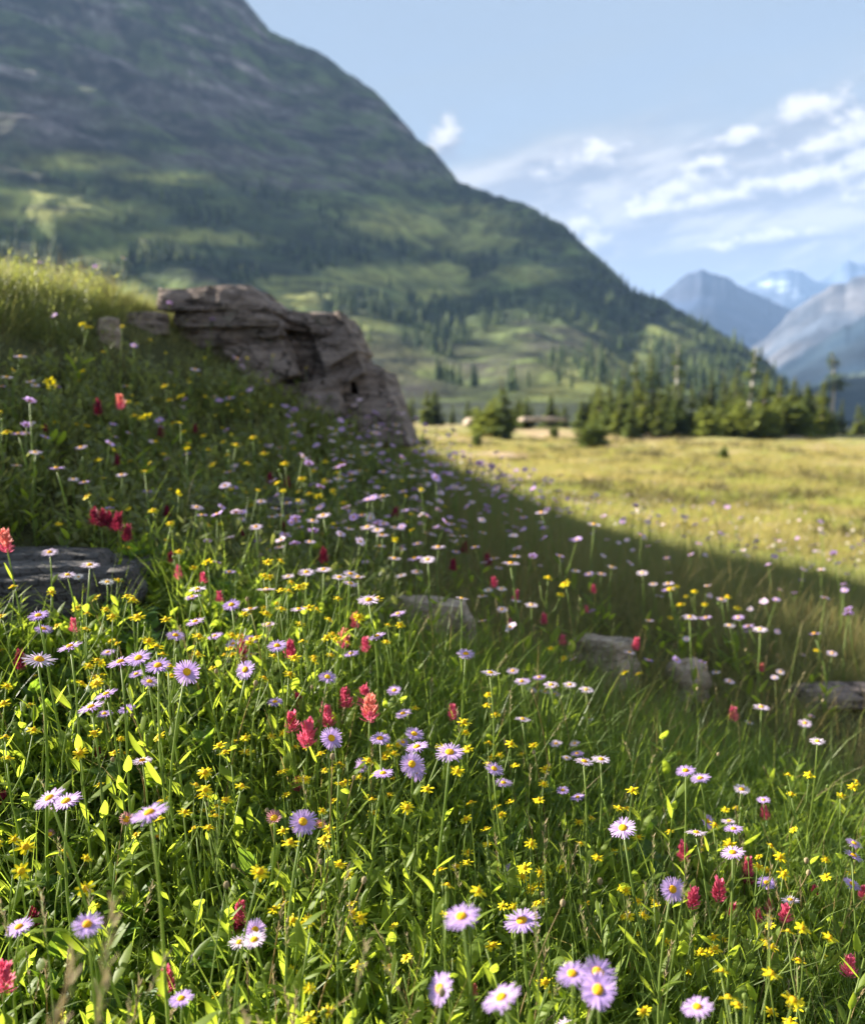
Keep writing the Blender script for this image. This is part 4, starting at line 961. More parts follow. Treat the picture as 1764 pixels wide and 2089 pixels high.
# ------------------------------------------------------------------ grass and low growth (nobody could count it)
def scatter(name, label, meshes, P, rot, scl, parent_label=None):
    c = bpy.data.collections.new(name+'_kinds')
    for i, me in enumerate(meshes):
        o = bpy.data.objects.new('%s_kind' % me.name, me); c.objects.link(o)
    n = len(P)
    me = bpy.data.meshes.new(name); me.vertices.add(n); me.vertices.foreach_set('co', np.asarray(P, np.float32).ravel())
    a = me.attributes.new('rot', 'FLOAT_VECTOR', 'POINT'); a.data.foreach_set('vector', np.asarray(rot, np.float32).ravel())
    a = me.attributes.new('scl', 'FLOAT_VECTOR', 'POINT'); a.data.foreach_set('vector', np.asarray(scl, np.float32).ravel())
    a = me.attributes.new('kind_index', 'INT', 'POINT'); a.data.foreach_set('value', rng.integers(0, len(meshes), n).astype(np.int32))
    o = link(name, me); set_props(o, label, kind='stuff')
    g = bpy.data.node_groups.new(name, 'GeometryNodeTree')
    g.interface.new_socket('Geometry', in_out='INPUT', socket_type='NodeSocketGeometry'); g.interface.new_socket('Geometry', in_out='OUTPUT', socket_type='NodeSocketGeometry')
    gi = g.nodes.new('NodeGroupInput'); go = g.nodes.new('NodeGroupOutput')
    ci = g.nodes.new('GeometryNodeCollectionInfo'); ci.inputs[0].default_value = c; ci.inputs[1].default_value = True; ci.inputs[2].default_value = True
    ip = g.nodes.new('GeometryNodeInstanceOnPoints')
    def attr(nm, t):
        q = g.nodes.new('GeometryNodeInputNamedAttribute'); q.data_type = t; q.inputs[0].default_value = nm; return q.outputs[0]
    L = g.links.new
    L(gi.outputs[0], ip.inputs['Points']); L(ci.outputs[0], ip.inputs['Instance']); ip.inputs['Pick Instance'].default_value = True
    L(attr('kind_index', 'INT'), ip.inputs['Instance Index']); L(attr('rot', 'FLOAT_VECTOR'), ip.inputs['Rotation']); L(attr('scl', 'FLOAT_VECTOR'), ip.inputs['Scale'])
    L(ip.outputs[0], go.inputs[0])
    o.modifiers.new('scatter', 'NODES').node_group = g
    return o

def off_rock(x, y, pad=1.0):
    ok = np.ones(len(x), bool)
    for (a, b, rx, ry) in ROCK_FOOT: ok &= ((x-a)/(rx*pad))**2 + ((y-b+.05)/(ry*pad+.07))**2 > 1
    # the outcrop
    ok &= ~((x > -1.25) & (x < -.12) & (y > 4.95+.12*(x+.6)) & (y < 5.7))
    return ok
def wedge(n, r0, r1, a0=-31, a1=31, power=1.0):
    """random ground points in a wedge ahead; power 1 = even over the area, 0 = even in log distance"""
    q = rng.random(n)
    if power == 0: r = r0*(r1/r0)**q
    else: r = (r0**(2*power) + q*(r1**(2*power)-r0**(2*power)))**(1/(2*power))
    a = R(1)*rng.uniform(a0, a1, n)
    x = np.sin(a)*r; y = np.cos(a)*r
    k = off_rock(x, y); x, y = x[k], y[k]
    return np.stack([x, y, ground_z(x, y)-.004], 1)
def tilts(n, t=.18, lean=(0, 0)):
    return np.stack([rng.normal(0, t, n)+lean[0], rng.normal(0, t, n)+lean[1], rng.uniform(0, 2*PI, n)], 1)
def sizes(n, lo, hi):
    s = rng.uniform(lo, hi, n); return np.stack([s, s, s*rng.uniform(.8, 1.25, n)], 1)
def sel(P, fn):
    u, v, d = project(P); return P[rng.random(len(P)) < fn(u, v, P)]

# how much of what grows where (picture position of the spot, only to plan the planting)
def lit_front(u, v): return sstep(-60, 90, v - (1180 + .0*u + np.where(u > 600, (u-600)*.62, 0) - np.where(u > 1300, (u-1300)*1.2, 0)))
def grassy(u, v):   # the grass-dominated part: right of the middle and the shaded slope
    a = sstep(700, 1000, u)*sstep(1800, 1550, v); b = np.exp(-(((u-640)/110)**2+((v-1640)/120)**2)); c = sstep(1350, 1700, u)*.5
    return np.clip(np.maximum(np.maximum(a, b*.9), c), 0, 1)

near = dict(seg=5)
G1 = [tuft_mesh('grass_tuft', 100+i, 22, .17+.02*(i % 3), M_GRASS, .0012, .035) for i in range(5)]
G2 = [tuft_mesh('dry_tuft', 120+i, 12, .21, M_DRY, .0008, .03, bend=(.1, 1.0)) for i in range(3)]
G3 = [tuft_mesh('olive_tuft', 140+i, 34, .17+.03*(i % 2), M_SHADEGRASS, .0011, .05, bend=(.2, 1.4), lean=.9) for i in range(4)]
S1 = [sprig_mesh('leaf_sprig', 160+i, 5, .12, .042, .013, M_LEAF) for i in range(4)]
S2 = [sprig_mesh('round_leaf_sprig', 170+i, 4, .07, .045, .022, M_BROAD) for i in range(3)]

P = sel(wedge(4200, .7, 2.7), lambda u, v, P: .42+.58*grassy(u, v)); n = len(P)
scatter('grass', 'green grass blades between the flowers in the sunlit foreground', G1, P, tilts(n), sizes(n, .6, 1.15))
P = sel(wedge(3400, .7, 4.4), lambda u, v, P: .05+.22*grassy(u, v)); n = len(P)
scatter('dry_grass', 'thin straw-coloured grass stems in the foreground', G2, P, tilts(n, .3), sizes(n, .7, 1.2))
P = sel(wedge(2300, .7, 2.6), lambda u, v, P: (1-.93*grassy(u, v))); n = len(P)
scatter('leafy_undergrowth', 'low leafy shoots packed between the flower stems', S1, P, tilts(n), sizes(n, .6, 1.05))
P = sel(wedge(900, .7, 2.6), lambda u, v, P: (1-.9*grassy(u, v))*(.35+.65*sstep(700, 200, u))); n = len(P)
scatter('broad_undergrowth', 'round broad leaves close to the soil', S2, P, tilts(n), sizes(n, .7, 1.4))
# the bank and the shaded slope
P = sel(wedge(13000, 2.4, 6.6, -34, 31), lambda u, v, P: .25+.75*np.maximum(grassy(u, v), sstep(720, 640, v))); n = len(P)
scatter('slope_grass', 'olive and brown grass on the shaded slope', G3, P, tilts(n, .3), sizes(n, .38, .85))
P = sel(wedge(5000, 2.4, 5.6, -34, 31), lambda u, v, P: (1-grassy(u, v))**1.6*.9*sstep(740, 880, v)); n = len(P)
S3 = [sprig_mesh('muted_sprig', 165+i, 5, .12, .040, .011, M_SHADELEAF) for i in range(4)]
scatter('bank_undergrowth', 'low leafy growth on the shaded bank below the outcrop', S3, P, tilts(n), sizes(n, .7, 1.4))
P = sel(wedge(1500, 3.6, 5.4, -34, -9), lambda u, v, P: sstep(660, 600, v)*sstep(-.25, .35, fbm(P*2.6, 3, 83))); n = len(P)
scatter('crest_grass', 'sunlit tawny grass along the top of the bank', G2, P, tilts(n, .3), sizes(n, .5, 1.1))
P = sel(wedge(1500, 3.6, 5.4, -34, -9), lambda u, v, P: sstep(680, 620, v)); n = len(P)
GL = [tuft_mesh('lime_tuft', 180+i, 26, .12, M_LIMEGRASS, .0016, .05) for i in range(3)]
P2 = sel(wedge(1500, 3.3, 5.4, -34, -8), lambda u, v, P: sstep(800, 720, v)*sstep(560, 600, v)*sstep(-.2, .3, fbm(P*2.2+9, 3, 87))*sstep(335, 290, u)*(1-((u > 185) & (u < 350) & (v > 625) & (v < 740)))); n2_ = len(P2)
S4 = [sprig_mesh('scrub_sprig', 168+i, 9, .17, .030, .008, M_SHADELEAF) for i in range(3)]
scatter('bank_scrub', 'dark green scrub on the steep face and crest of the bank', S4, P2, tilts(n2_, .25), sizes(n2_, .5, .95))
scatter('turf', 'short bright turf on the rounded top of the bank', GL, P, tilts(n, .3), sizes(n, .6, 1.1))
# the flat meadow beyond, coarser with distance
GM = [tuft_mesh('meadow_tuft', 190+i, 34, .13, M_GOLDGRASS, .0035, .11, 4, lean=1.1) for i in range(4)]
GM2 = [tuft_mesh('lime_meadow_tuft', 200+i, 34, .13, M_LIMEGRASS, .0035, .11, 4, lean=1.1) for i in range(4)]
P = wedge(15000, 5.6, 75, -6, 30, 0); P = P[project(P)[1] > 700]; n = len(P)
gr = np.hypot(P[:, 0], P[:, 1]); nz = fbm(P*.35, 3, 61)
bare = sstep(.30, .42, fbm(P*np.array([.30, .55, 0]), 3, 62))*sstep(6.5, 9, gr)*.93; kb = rng.random(n) > bare; P, gr, nz = P[kb], gr[kb], nz[kb]; n = len(P)
k = rng.random(n) < sstep(-.25, .3, nz)*.8*sstep(45, 12, gr)+.1
for nm, lab, kinds, kk in (('meadow_grass', 'golden and tawny grass covering the flat meadow', GM, ~k), ('green_meadow_grass', 'bright yellow-green grass on the nearer part of the flat meadow', GM2, k)):
    Q = P[kk]; s = np.clip((gr[kk]/9)**.55, .75, 3.2)*rng.uniform(.55, 1.15, len(Q))
    scatter(nm, lab, kinds, Q, tilts(len(Q), .2), np.stack([s*1.1, s*1.1, s*rng.uniform(.5, .95, len(Q))], 1))

# ------------------------------------------------------------------ flowers: each plant a thing of its own
AST = {'n': [aster_spec(300+i, h, t, M_LILAC) for i, (h, t) in enumerate([(.17, .12), (.21, .22), (.25, .15), (.29, .28), (.33, .18), (.23, .05), (.19, .36)])],
       'F': [aster_spec(320+i, h, 1.0, M_LILAC) for i, h in enumerate((.18, .23, .29))],
       'S': [aster_spec(330+i, h, 1.25, M_LILAC, nrays=34) for i, h in enumerate((.16, .22))],
       'p': [aster_spec(340+i, h, t, M_PALELILAC, nrays=44) for i, (h, t) in enumerate([(.15, 0), (.19, .1), (.24, .02), (.29, .15), (.34, .05)])],
       'w': [aster_spec(350+i, h, t, M_WHITE, nrays=36) for i, (h, t) in enumerate([(.15, .15), (.22, .3), (.28, .2)])],
       'f': [aster_spec(360+i, h, .6, M_FADED, True) for i, h in enumerate((.14, .19, .24))]}
YEL = {'1': [yellow_spec(400+i, h, 1, 1.15) for i, h in enumerate((.13, .17, .21, .25))],
       'n': [yellow_spec(410+i, h, k, sz) for i, (h, k, sz) in enumerate([(.13, 1, 1), (.17, 2, 1), (.20, 1, .95), (.22, 2, 1), (.26, 3, .95), (.29, 2, 1.05), (.16, 1, 1), (.24, 1, 1.1)])]}
BRU = {'n': [brush_spec(500+i, h, M_RED, M_RED, sz) for i, (h, sz) in enumerate([(.20, 1), (.24, 1.1), (.27, .95), (.30, 1.05), (.22, 1)])],
       'C': [brush_spec(510+i, h, M_PINK, M_RED, 1) for i, h in enumerate((.20, .24, .28))],
       'M': [brush_spec(520+i, h, M_MAROON, M_MAROON, 1) for i, h in enumerate((.18, .22, .26))],
       'T': [brush_spec(530+i, h, M_RED, M_MAROON, 1, 1.6) for i, h in enumerate((.16, .20, .25))]}
LEAFY = [leafy_spec(600+i, h, n, l, w) for i, (h, n, l, w) in enumerate([(.14, 8, .062, .013), (.18, 10, .06, .014), (.20, 9, .066, .016), (.16, 8, .07, .017), (.23, 11, .055, .012), (.12, 7, .06, .018), (.19, 12, .05, .011), (.15, 9, .075, .012)])]
BROAD = [leafy_spec(620+i, h, n, l, w, M_BROAD, True) for i, (h, n, l, w) in enumerate([(.09, 6, .085, .030), (.10, 7, .075, .026), (.08, 5, .095, .036), (.12, 7, .09, .024)])]
STALK = [seed_stalk_spec(640+i, h) for i, h in enumerate((.20, .26, .30, .34, .23, .28))]

def place(specs, u, v, wpx, spin=.9, smin=.55, smax=1.6, tilt=.10, y1=8.0):
    """find the plant (and its size) whose flower shows at (u, v) about wpx wide while its foot stands on the ground"""
    ys = np.exp(np.linspace(math.log(.62), math.log(y1), 70)); d = ray(u, v); d = d/d[1]; best = None
    for sp in random.sample(specs, min(3, len(specs))):
        rz = random.uniform(-spin, spin); E = Euler((random.gauss(0, tilt), random.gauss(0, tilt), rz)); Rm = E.to_matrix()
        tip = np.array(Rm @ Vector(sp.tip)); Pp = d[None]*ys[:, None]
        dep = Pp[:, 1]*FWD[1]+Pp[:, 2]*FWD[2]
        s = np.clip(wpx/FPX*dep/sp.diam, smin, smax)
        B = Pp - tip[None]*s[:, None]; f = B[:, 2]-ground_z(B[:, 0], B[:, 1])
        k = np.nonzero((f[:-1] > 0) & (f[1:] <= 0))[0]
        if not len(k): continue
        i = k[0]; t = f[i]/(f[i]-f[i+1]); y = ys[i]+(ys[i+1]-ys[i])*t; ss = s[i]+(s[i+1]-s[i])*t
        want = wpx/FPX*y/sp.diam; cost = abs(math.log(max(want, .01)/ss))*2 + abs(math.log(ss))
        if best is None or cost < best[0]: best = (cost, sp, d*y - tip*ss, E, ss, y)
    if best is None: return None
    _, sp, b, E, ss, y = best
    return sp, Matrix.Translation((b[0], b[1], b[2]-.004)) @ E.to_matrix().to_4x4() @ Matrix.Scale(ss, 4), y

def aster_zone(u, v):
    if v < 860 and u < 420: return 'small white aster high on the shaded bank left of the outcrop'
    if v < 900 and u < 700: return 'small pale aster in front of the lower face of the outcrop'
    if v < 1010 and u < 330: return 'blurred lilac aster on the shaded bank ' + ('touching the left edge' if u < 70 else 'a little in from the left edge')
    if v < 990: return 'tiny pale aster at the foot of the outcrop where the rock ends'
    if v < 1150 and u < 470: return 'pale aster in the shade above the dark rock slab'
    if v < 1105 and u < 740: return 'lilac aster around the flat dull rock in the shade'
    if v < 1130: return 'blurred pale aster in the crowded drift on the shaded slope below the outcrop'
    if v < 1240 and u < 290: return 'pale lilac aster on a thin stem before the dark rock slab'
    if v < 1250 and u < 820 and u > 560: return 'lilac aster in the tall sunlit bunch at the middle of the slope'
    if v < 1340 and u < 560 and u > 330: return 'pale aster on a tall stem just below the shade, left of the rose paintbrushes'
    if v < 1480 and u < 420: return 'lilac aster in the row crossing the left side, ' + ('upper part' if v < 1310 else 'left half' if u < 210 else 'right half')
    if v < 1500 and u > 940:
        if v < 1245: return 'tiny pale aster on the shaded slope %s the tilted boulder' % ('above and left of' if u < 1180 else 'above' if u < 1380 else 'above and right of')
        if u < 1180: return 'small pale aster in the scattered line %s of the tilted boulder' % ('left' if v < 1370 else 'below and left')
        return 'small pale aster in grass right of the tilted boulder' if v < 1400 else 'small pale aster in grass below the flat brown rock at the right'
    if v < 1420: return 'pale lilac aster near the low grey rock and rose paintbrushes'
    if v < 1560 and u > 900 and u < 1260: return 'pale aster in the loose group above the dark grass, right of middle'
    if u > 1300: return 'lilac aster among the paintbrushes on the right'
    return 'lilac aster among the yellow flowers in the middle of the meadow'
def yellow_zone(u, v):
    if v < 1010 and u < 330: return 'tiny yellow flower on the shaded bank by the left edge'
    if v < 1010: return 'tiny yellow flower in the shade below the outcrop'
    if v < 1180: return 'small yellow flower in the shade behind the rock slab'
    if v < 1320 and u < 330: return 'yellow flower in front of the dark rock slab'
    if v < 1360 and u < 900: return 'yellow flower among the pale asters of the tall sunlit bunch'
    if v < 1450 and u > 900: return 'small yellow flower on the grassy slope near the tilted boulder'
    if v < 1460: return 'yellow flower between the asters on the left slope'
    if v < 1620 and u < 480: return 'yellow flower above the toothed green leaves on the left'
    if v < 1760 and 480 <= u < 900: return 'yellow flower in the busy clump below the crimson paintbrushes'
    if v < 1760 and u < 480: return 'yellow flower near the big violet asters on the left'
    if v < 1700: return 'yellow flower in the sparse grass right of the middle'
    if u < 500: return 'yellow flower low in the dark leaves at the lower left'
    if u < 900: return 'yellow flower low in the grass in the bottom middle'
    if u < 1330: return 'yellow flower around the two large lilac asters, lower right of middle'
    if v < 1850: return 'yellow flower among the crimson paintbrushes on the right'
    return 'yellow flower in the sunlit grass of the lower right corner'
def brush_zone(u, v):
    if v < 1000 and u < 420: return 'small dark paintbrush in the shade on the left bank'
    if v < 1200 and u < 700: return 'small dark red paintbrush in the shade behind the asters'
    if v < 1300: return 'tiny red paintbrush on the shaded middle slope'
    return 'small red paintbrush near the tilted boulder'

def name_heads(sp, z):
    k = getattr(sp, 'heads', 0)
    return z if not k else z.replace('yellow flower', 'single yellow flower' if k == 1 else 'two-headed yellow flower' if k == 2 else 'bunched yellow flower', 1)
def put_all(name, items, pick, zone, cat, group, full_y, spin=.9):
    cnt = 0
    for it in items:
        u, v, w = it[:3]; lab = it[3] if len(it) > 3 else None; fl = it[4] if len(it) > 4 else ''
        r = place(pick(u, v, w, fl), u, v, w*(1.2 if cat == 'aster' else 1.1), spin)
        if r is None: continue
        sp, M, y = r
        plant(sp, name, M, y < full_y, lab or name_heads(sp, zone(u, v)), cat, group); cnt += 1
    return cnt
AST['low'] = [aster_spec(370+i, h, t, M_PALELILAC, nrays=40) for i, (h, t) in enumerate([(.12, .1), (.15, .25), (.18, .1), (.205, .2)])]
AST['lowl'] = [aster_spec(380+i, h, t, M_LILAC, nrays=40) for i, (h, t) in enumerate([(.13, .1), (.16, .25), (.19, .15)])]
YEL['low'] = [yellow_spec(430+i, h, k, 1) for i, (h, k) in enumerate([(.12, 1), (.15, 2), (.17, 1), (.19, 2)])]
def pick_aster(u, v, w, fl):
    if v < 1165 or (u > 1000 and v < 1500): return AST['low'] if random.random() < .7 else AST['lowl']
    if fl in ('F', 'S'): return AST[fl]
    if v < 1000 and random.random() < .22: return AST['w']
    if v < 1240 or u > 1000 and v < 1560: return AST['p'] if random.random() < .75 else (AST['w'] if random.random() < .4 else AST['n'])
    return AST['n'] if random.random() < .8 else AST['p']
c1 = put_all('aster', ASTERS, pick_aster, aster_zone, 'aster', 'lilac asters scattered through the meadow', 2.25)
c2 = put_all('withered_aster', FADED, lambda *a: AST['f'], aster_zone, 'aster', 'withered asters', 2.5)
c3 = put_all('paintbrush_flower', BRUSHES, lambda u, v, w, fl: BRU[fl or ('M' if v < 1160 else 'n')], brush_zone, 'paintbrush', 'red paintbrush flowers in the meadow', 2.3, 3.1)
c4 = put_all('yellow_groundsel', YELLOWS, lambda u, v, w, fl: YEL['1' if fl == '1' else 'low' if v < 1165 or (u > 1000 and v < 1480) else 'n'], yellow_zone, 'yellow flower', 'yellow groundsel flowers in the meadow', 2.1)
# a few more yellow heads filling the busy parts
extra = 0
for (u0, v0, su, sv, k) in [(760, 1600, 130, 110, 12), (1150, 1800, 160, 120, 8), (1480, 1900, 130, 90, 6), (420, 1650, 200, 120, 5), (600, 1250, 130, 70, 3)]:
    for _ in range(k):
        u, v = random.gauss(u0, su), random.gauss(v0, sv)
        if not (5 < u < 1759 and v < 2080): continue
        r = place(YEL['n'], u, v, random.uniform(18, 27))
        if r: plant(r[0], 'yellow_groundsel', r[1], r[2] < 2.1, name_heads(r[0], yellow_zone(u, v)), 'yellow flower', 'yellow groundsel flowers in the meadow')
# leafy plants without flowers, the ones nearest the camera
def leafy_zone(u, v, broad, tall):
    a = 'low broad-leaved' if broad else 'tall narrow-leaved' if tall else 'short narrow-leaved'
    row = 'cut by the bottom edge' if v > 2040 else 'near the bottom edge' if v > 1900 else 'above the bottom rows' if v > 1760 else 'just below the sunlit middle' if v > 1640 else 'in the middle of the sunlit meadow' if v > 1520 else 'near the top of the sunlit part'
    cx = 'at the left edge' if u < 300 else 'left of the middle' if u < 700 else 'around the middle' if u < 1100 else 'right of the middle' if u < 1450 else 'at the right edge'
    return 'green %s plant %s, %s' % (a, row, cx)
cnt = 0; tries = 0
while cnt < 285 and tries < 3000:
    tries += 1
    u, v = random.uniform(-40, 1800), random.uniform(1330, 2180)
    if random.random() < float(grassy(np.array(u), np.array(v)))*.85: continue
    broad = random.random() < (.40 if u < 520 and v > 1500 else .12)
    sp = random.choice(BROAD if broad else LEAFY); s = random.uniform(.72, 1.18)
    p = hit(u, min(v, 2300), sp.tip[2]*s)
    if p is None or p[1] > 2.3 or not off_rock(np.array([p[0]]), np.array([p[1]]))[0]: continue
    M = Matrix.Translation((p[0], p[1], gz(p[0], p[1])-.004)) @ Euler((random.gauss(0, .12), random.gauss(0, .12), random.uniform(0, 6.28))).to_matrix().to_4x4() @ Matrix.Scale(s, 4)
    plant(sp, 'leafy_plant', M, True, leafy_zone(u, v, broad, sp.tip[2]*s > .17), 'leafy plant', 'leafy green plants between the flowers'); cnt += 1
# thin stalks with buds and seed heads
cnt = 0; tries = 0
while cnt < 170 and tries < 1500:
    tries += 1
    u, v = random.uniform(0, 1764), random.uniform(1220, 2090)
    sp = random.choice(STALK); s = random.uniform(.7, 1.05); p = hit(u, v, sp.tip[2]*s*.9)
    if p is None or p[1] > 3.2 or not off_rock(np.array([p[0]]), np.array([p[1]]))[0]: continue
    M = Matrix.Translation((p[0], p[1], gz(p[0], p[1])-.004)) @ Euler((random.gauss(0, .15), random.gauss(0, .15), random.uniform(0, 6.28))).to_matrix().to_4x4() @ Matrix.Scale(s, 4)
    lab = ('green', 'straw')[(STALK.index(sp)+1) % 2] + ' stalk with a ' + ('round bud ' if STALK.index(sp) % 3 == 2 else 'feathery head ') + ('in the lower left' if u < 700 and v > 1650 else 'in the lower middle' if u < 1150 and v > 1650 else 'in the lower right' if v > 1650 else 'on the left slope' if u < 600 else 'in the long grass right of the middle' if u > 1000 else 'in the middle of the slope')
    plant(sp, 'seed_stalk', M, p[1] < 1.9, lab, 'grass stalk', 'thin stalks with buds and seed heads'); cnt += 1

# a few tall stalks close to the lens at the lower left
for (u, v, y, bx, by, k, lab) in ((232, 1848, .66, -.30, .50, 1, 'blurred straw stalk with a feathery head leaning right, nearest the camera at the lower left'),
                                  (150, 1960, .62, -.34, .50, 4, 'second blurred green stalk leaning right, close to the camera at the lower left'),
                                  (500, 2068, .70, -.16, .62, 1, 'blurred feathery straw head at the bottom edge left of the middle')):
    sp = STALK[k]; b = Vector((bx, by, gz(bx, by))); tip = Vector(at(u, v, y)); q = Vector(sp.tip).rotation_difference(tip-b)
    M = Matrix.Translation(b) @ q.to_matrix().to_4x4() @ Matrix.Scale((tip-b).length/Vector(sp.tip).length, 4)
    plant(sp, 'seed_stalk', M, True, lab, 'grass stalk', 'thin stalks with buds and seed heads')
# ------------------------------------------------------------------ conifers
M_NEEDLE = leaf_material('spruce_needles', (.050, .082, .032), (.120, .155, .048), (.26, .32, .07), .25, .7, .15, .9)
M_NEEDLE_Y = leaf_material('light_fir_needles', (.095, .130, .036), (.18, .20, .055), (.34, .39, .07), .30, .7, .15, .9)
M_HILLNEEDLE = leaf_material('hillside_needles', (.024, .045, .020), (.062, .085, .032), (.10, .13, .03), .2, .8, .1, .9)
M_BARK = leaf_material('grey_bark', (.10, .075, .06), (.16, .13, .11), (.1, .1, .1), .0, .9, .1, 3)
M_DEADWOOD = leaf_material('bleached_trunk', (.40, .36, .31), (.55, .50, .44), (.1, .1, .1), .0, .85, .1, 3)
def conifer(seed, H, Wd, bare=0.0, mat=None, trunk=None, dens=1.0, spire=1.0, droop=.3):
    """spruce or fir H high: a tapered trunk with whorls of drooping sprays, uneven from side to side"""
    rs = random.Random(seed); tr = MB(); n = 8; t = np.linspace(0, 1, n)
    sway = np.stack([.03*H*np.sin(t*2+seed)*t, .03*H*np.cos(t*2.4+seed)*t, H*t], 1)
    tr.tube(sway, np.interp(t, [0, .1, 1], [.030*H**.8, .022*H**.8, .004*H**.8]), 7, 0)
    for k in range(int(6*bare+2)):                       # broken branch stubs
        f = rs.uniform(.1, max(.2, bare)); a = rs.uniform(0, 6.28); p = sway[int(f*7)]
        p = np.array([p[0], p[1], f*H]); tr.tube(np.array([p, p+np.array([math.cos(a), math.sin(a), .15])*H*rs.uniform(.02, .05)]), [.004*H**.8, .002*H**.8], 4, 0)
    cr = MB(); z = max(bare, .04)*H; gap = rs.uniform(.5, 1.0)
    while z < H*.995:
        f = (z-bare*H)/(H*(1-bare)); R0 = Wd*((1-f)**spire)*rs.uniform(.7, 1.15) + .02*H
        if f < .12: R0 *= .55+3.5*f
        nb = max(5, int(10*dens*rs.uniform(.7, 1.2)))
        a0 = rs.uniform(0, 6.28); cx, cy2 = np.interp(z/H, t, sway[:, 0]), np.interp(z/H, t, sway[:, 1])
        for k in range(nb):
            if rs.random() < .14: continue
            a = a0+(k+rs.uniform(-.35, .35))/nb*6.283; L = R0*rs.uniform(.55, 1.12)*(1+.22*math.sin(a*2+seed+z*3)); d = np.array([math.cos(a), math.sin(a), 0.0])
            e0 = .35*f - droop*(1-f)+rs.uniform(-.15, .15)
            P = arc((cx, cy2, z), (d[0]*math.cos(e0), d[1]*math.cos(e0), math.sin(e0)), L, rs.uniform(-.25, .35), 4)
            sd = np.array([-d[1], d[0], rs.uniform(-.25, .25)])
            for (q0, q1, wf) in ((0, 3, .40), ):
                w = L*wf*np.array([.35, .9, .75, .05]); cr.blade(P, unit(sd), w*rs.uniform(.7, 1.2), 0, -.5)
            for m_ in (1, 2):                             # side sprays
                for sg in (-1, 1):
                    b = P[m_]; dd = unit(d*.8 + sd*sg*.9 + np.array([0, 0, rs.uniform(-.5, .1)])); l2 = L*(.42-.1*m_)*rs.uniform(.7, 1.3)
                    cr.blade(np.array([b, b+dd*l2*.55, b+dd*l2+np.array([0, 0, -.1*l2])]), unit(np.cross(dd, (0, 0, 1))+np.array([0, 0, rs.uniform(-.4, .4)])), l2*np.array([.12, .30, .03]), 0, -.4)
        z += H*.028*rs.uniform(.7, 1.5)*(1.0 + (gap*2.2 if rs.random() < .07 else 0))
    return tr.mesh('trunk', [trunk or M_BARK], True), cr.mesh('crown', [mat or M_NEEDLE], False)
def krummholz(seed, H, Wd, mat=None):
    """low wind-shaped bushy fir: several short stems under one ragged crown"""
    rs = random.Random(seed); tr = MB(); cr = MB()
    for k in range(6):
        a = k*1.05+rs.uniform(-.3, .3); r = Wd*.55*math.sqrt(rs.random()); x, y = math.cos(a)*r, math.sin(a)*r*.7; h = H*(1-.5*(r/Wd))*rs.uniform(.65, 1.05)
        tr.tube(np.array([(x*.3, y*.3, 0), (x*.8, y*.8, h*.5), (x, y, h*.95)]), [.02*H**.8, .014*H**.8, .004], 5, 0)
        z = .03*h
        while z < h:
            f = z/h; R0 = Wd*.5*(1-f)**.8*rs.uniform(.7, 1.2)+.03*H; a0 = rs.uniform(0, 6.28); fx = min(1, .3+f)
            for j in range(7):
                b = a0+(j+rs.uniform(-.3, .3))/7*6.283; d = np.array([math.cos(b), math.sin(b), 0]); L = R0*rs.uniform(.6, 1.15)
                P = arc((x*fx, y*fx, z), (d[0], d[1], rs.uniform(-.25, .5)), L, rs.uniform(-.4, .4), 4); sd = unit((-d[1], d[0], rs.uniform(-.3, .3)))
                cr.blade(P, sd, L*.32*np.array([.4, 1, .8, .05]), 0, -.5)
            z += H*.075*rs.uniform(.7, 1.3)
    return tr.mesh('trunk', [M_BARK], True), cr.mesh('crown', [mat or M_NEEDLE_Y], False)

CON = {'s': [conifer(700+i, 1*8.0, w) for i, w in enumerate((1.5, 1.25, 1.7))],
       'y': [conifer(710+i, 8.0, w, 0, M_NEEDLE_Y) for i, w in enumerate((1.6, 1.9))],
       't': [conifer(720+i, 8.0, w, .12, None, None, .9, .8) for i, w in enumerate((.75, .9))],
       'b': [conifer(730, 8.0, .62, .42, None, M_DEADWOOD, .85, .7), conifer(731, 8.0, .55, .55, None, M_DEADWOOD, .8, .6)],
       'k': [krummholz(740+i, 8.0, w, m) for i, (w, m) in enumerate(((7.0, M_NEEDLE_Y), (6.0, M_NEEDLE), (8.0, M_NEEDLE_Y)))]}
def put_tree(u, vtop, y, kind, label, idx=0, wide=1.0, name='spruce_tree'):
    d = ray(u, 880); x = d[0]/d[1]*y; z = gz(x, y); H = at(u, vtop, y)[2]-z
    H = max(H, .6); s = H/8.0
    tr, cr = CON[kind][idx % len(CON[kind])]
    root = bpy.data.objects.new(name, None); COL.objects.link(root)
    root.matrix_world = Matrix.Translation((x, y, z-.05*s)) @ Matrix.Rotation(random.uniform(0, 6.28), 4, 'Z') @ Matrix.Diagonal((s*wide, s*wide, s, 1))
    set_props(root, label, 'shrub' if kind == 'k' else 'tree', 'firs along the far edge of the meadow')
    for nm, me in (('trunk', tr), ('crown', cr)):
        o = bpy.data.objects.new(nm, me); COL.objects.link(o); o.parent = root
def tree_zone(u, k):
    a = {'s': 'dark green fir', 'y': 'light green fir', 't': 'slim tall fir', 'b': 'bare-trunked fir', 'k': 'low bushy fir'}[k]
    for lim, w in ((1040, 'between the rounded pair and the lone spruce'), (1190, 'in the gap between the lone spruce and the belt'), (1250, 'at the left end of the belt'), (1310, 'left of the tallest dark fir of the belt'),
                   (1365, 'around the foot of the tallest dark fir'), (1430, 'between the tallest dark fir and the belt middle'), (1490, 'in the middle of the belt'), (1545, 'around the white-trunked fir'), (1600, 'just right of the white-trunked fir'),
                   (1665, 'near the right end of the belt'), (1730, 'around the lonely snag at the right')):
        if u < lim: return a + ' ' + w
    return a + ' at the far right edge of the meadow'
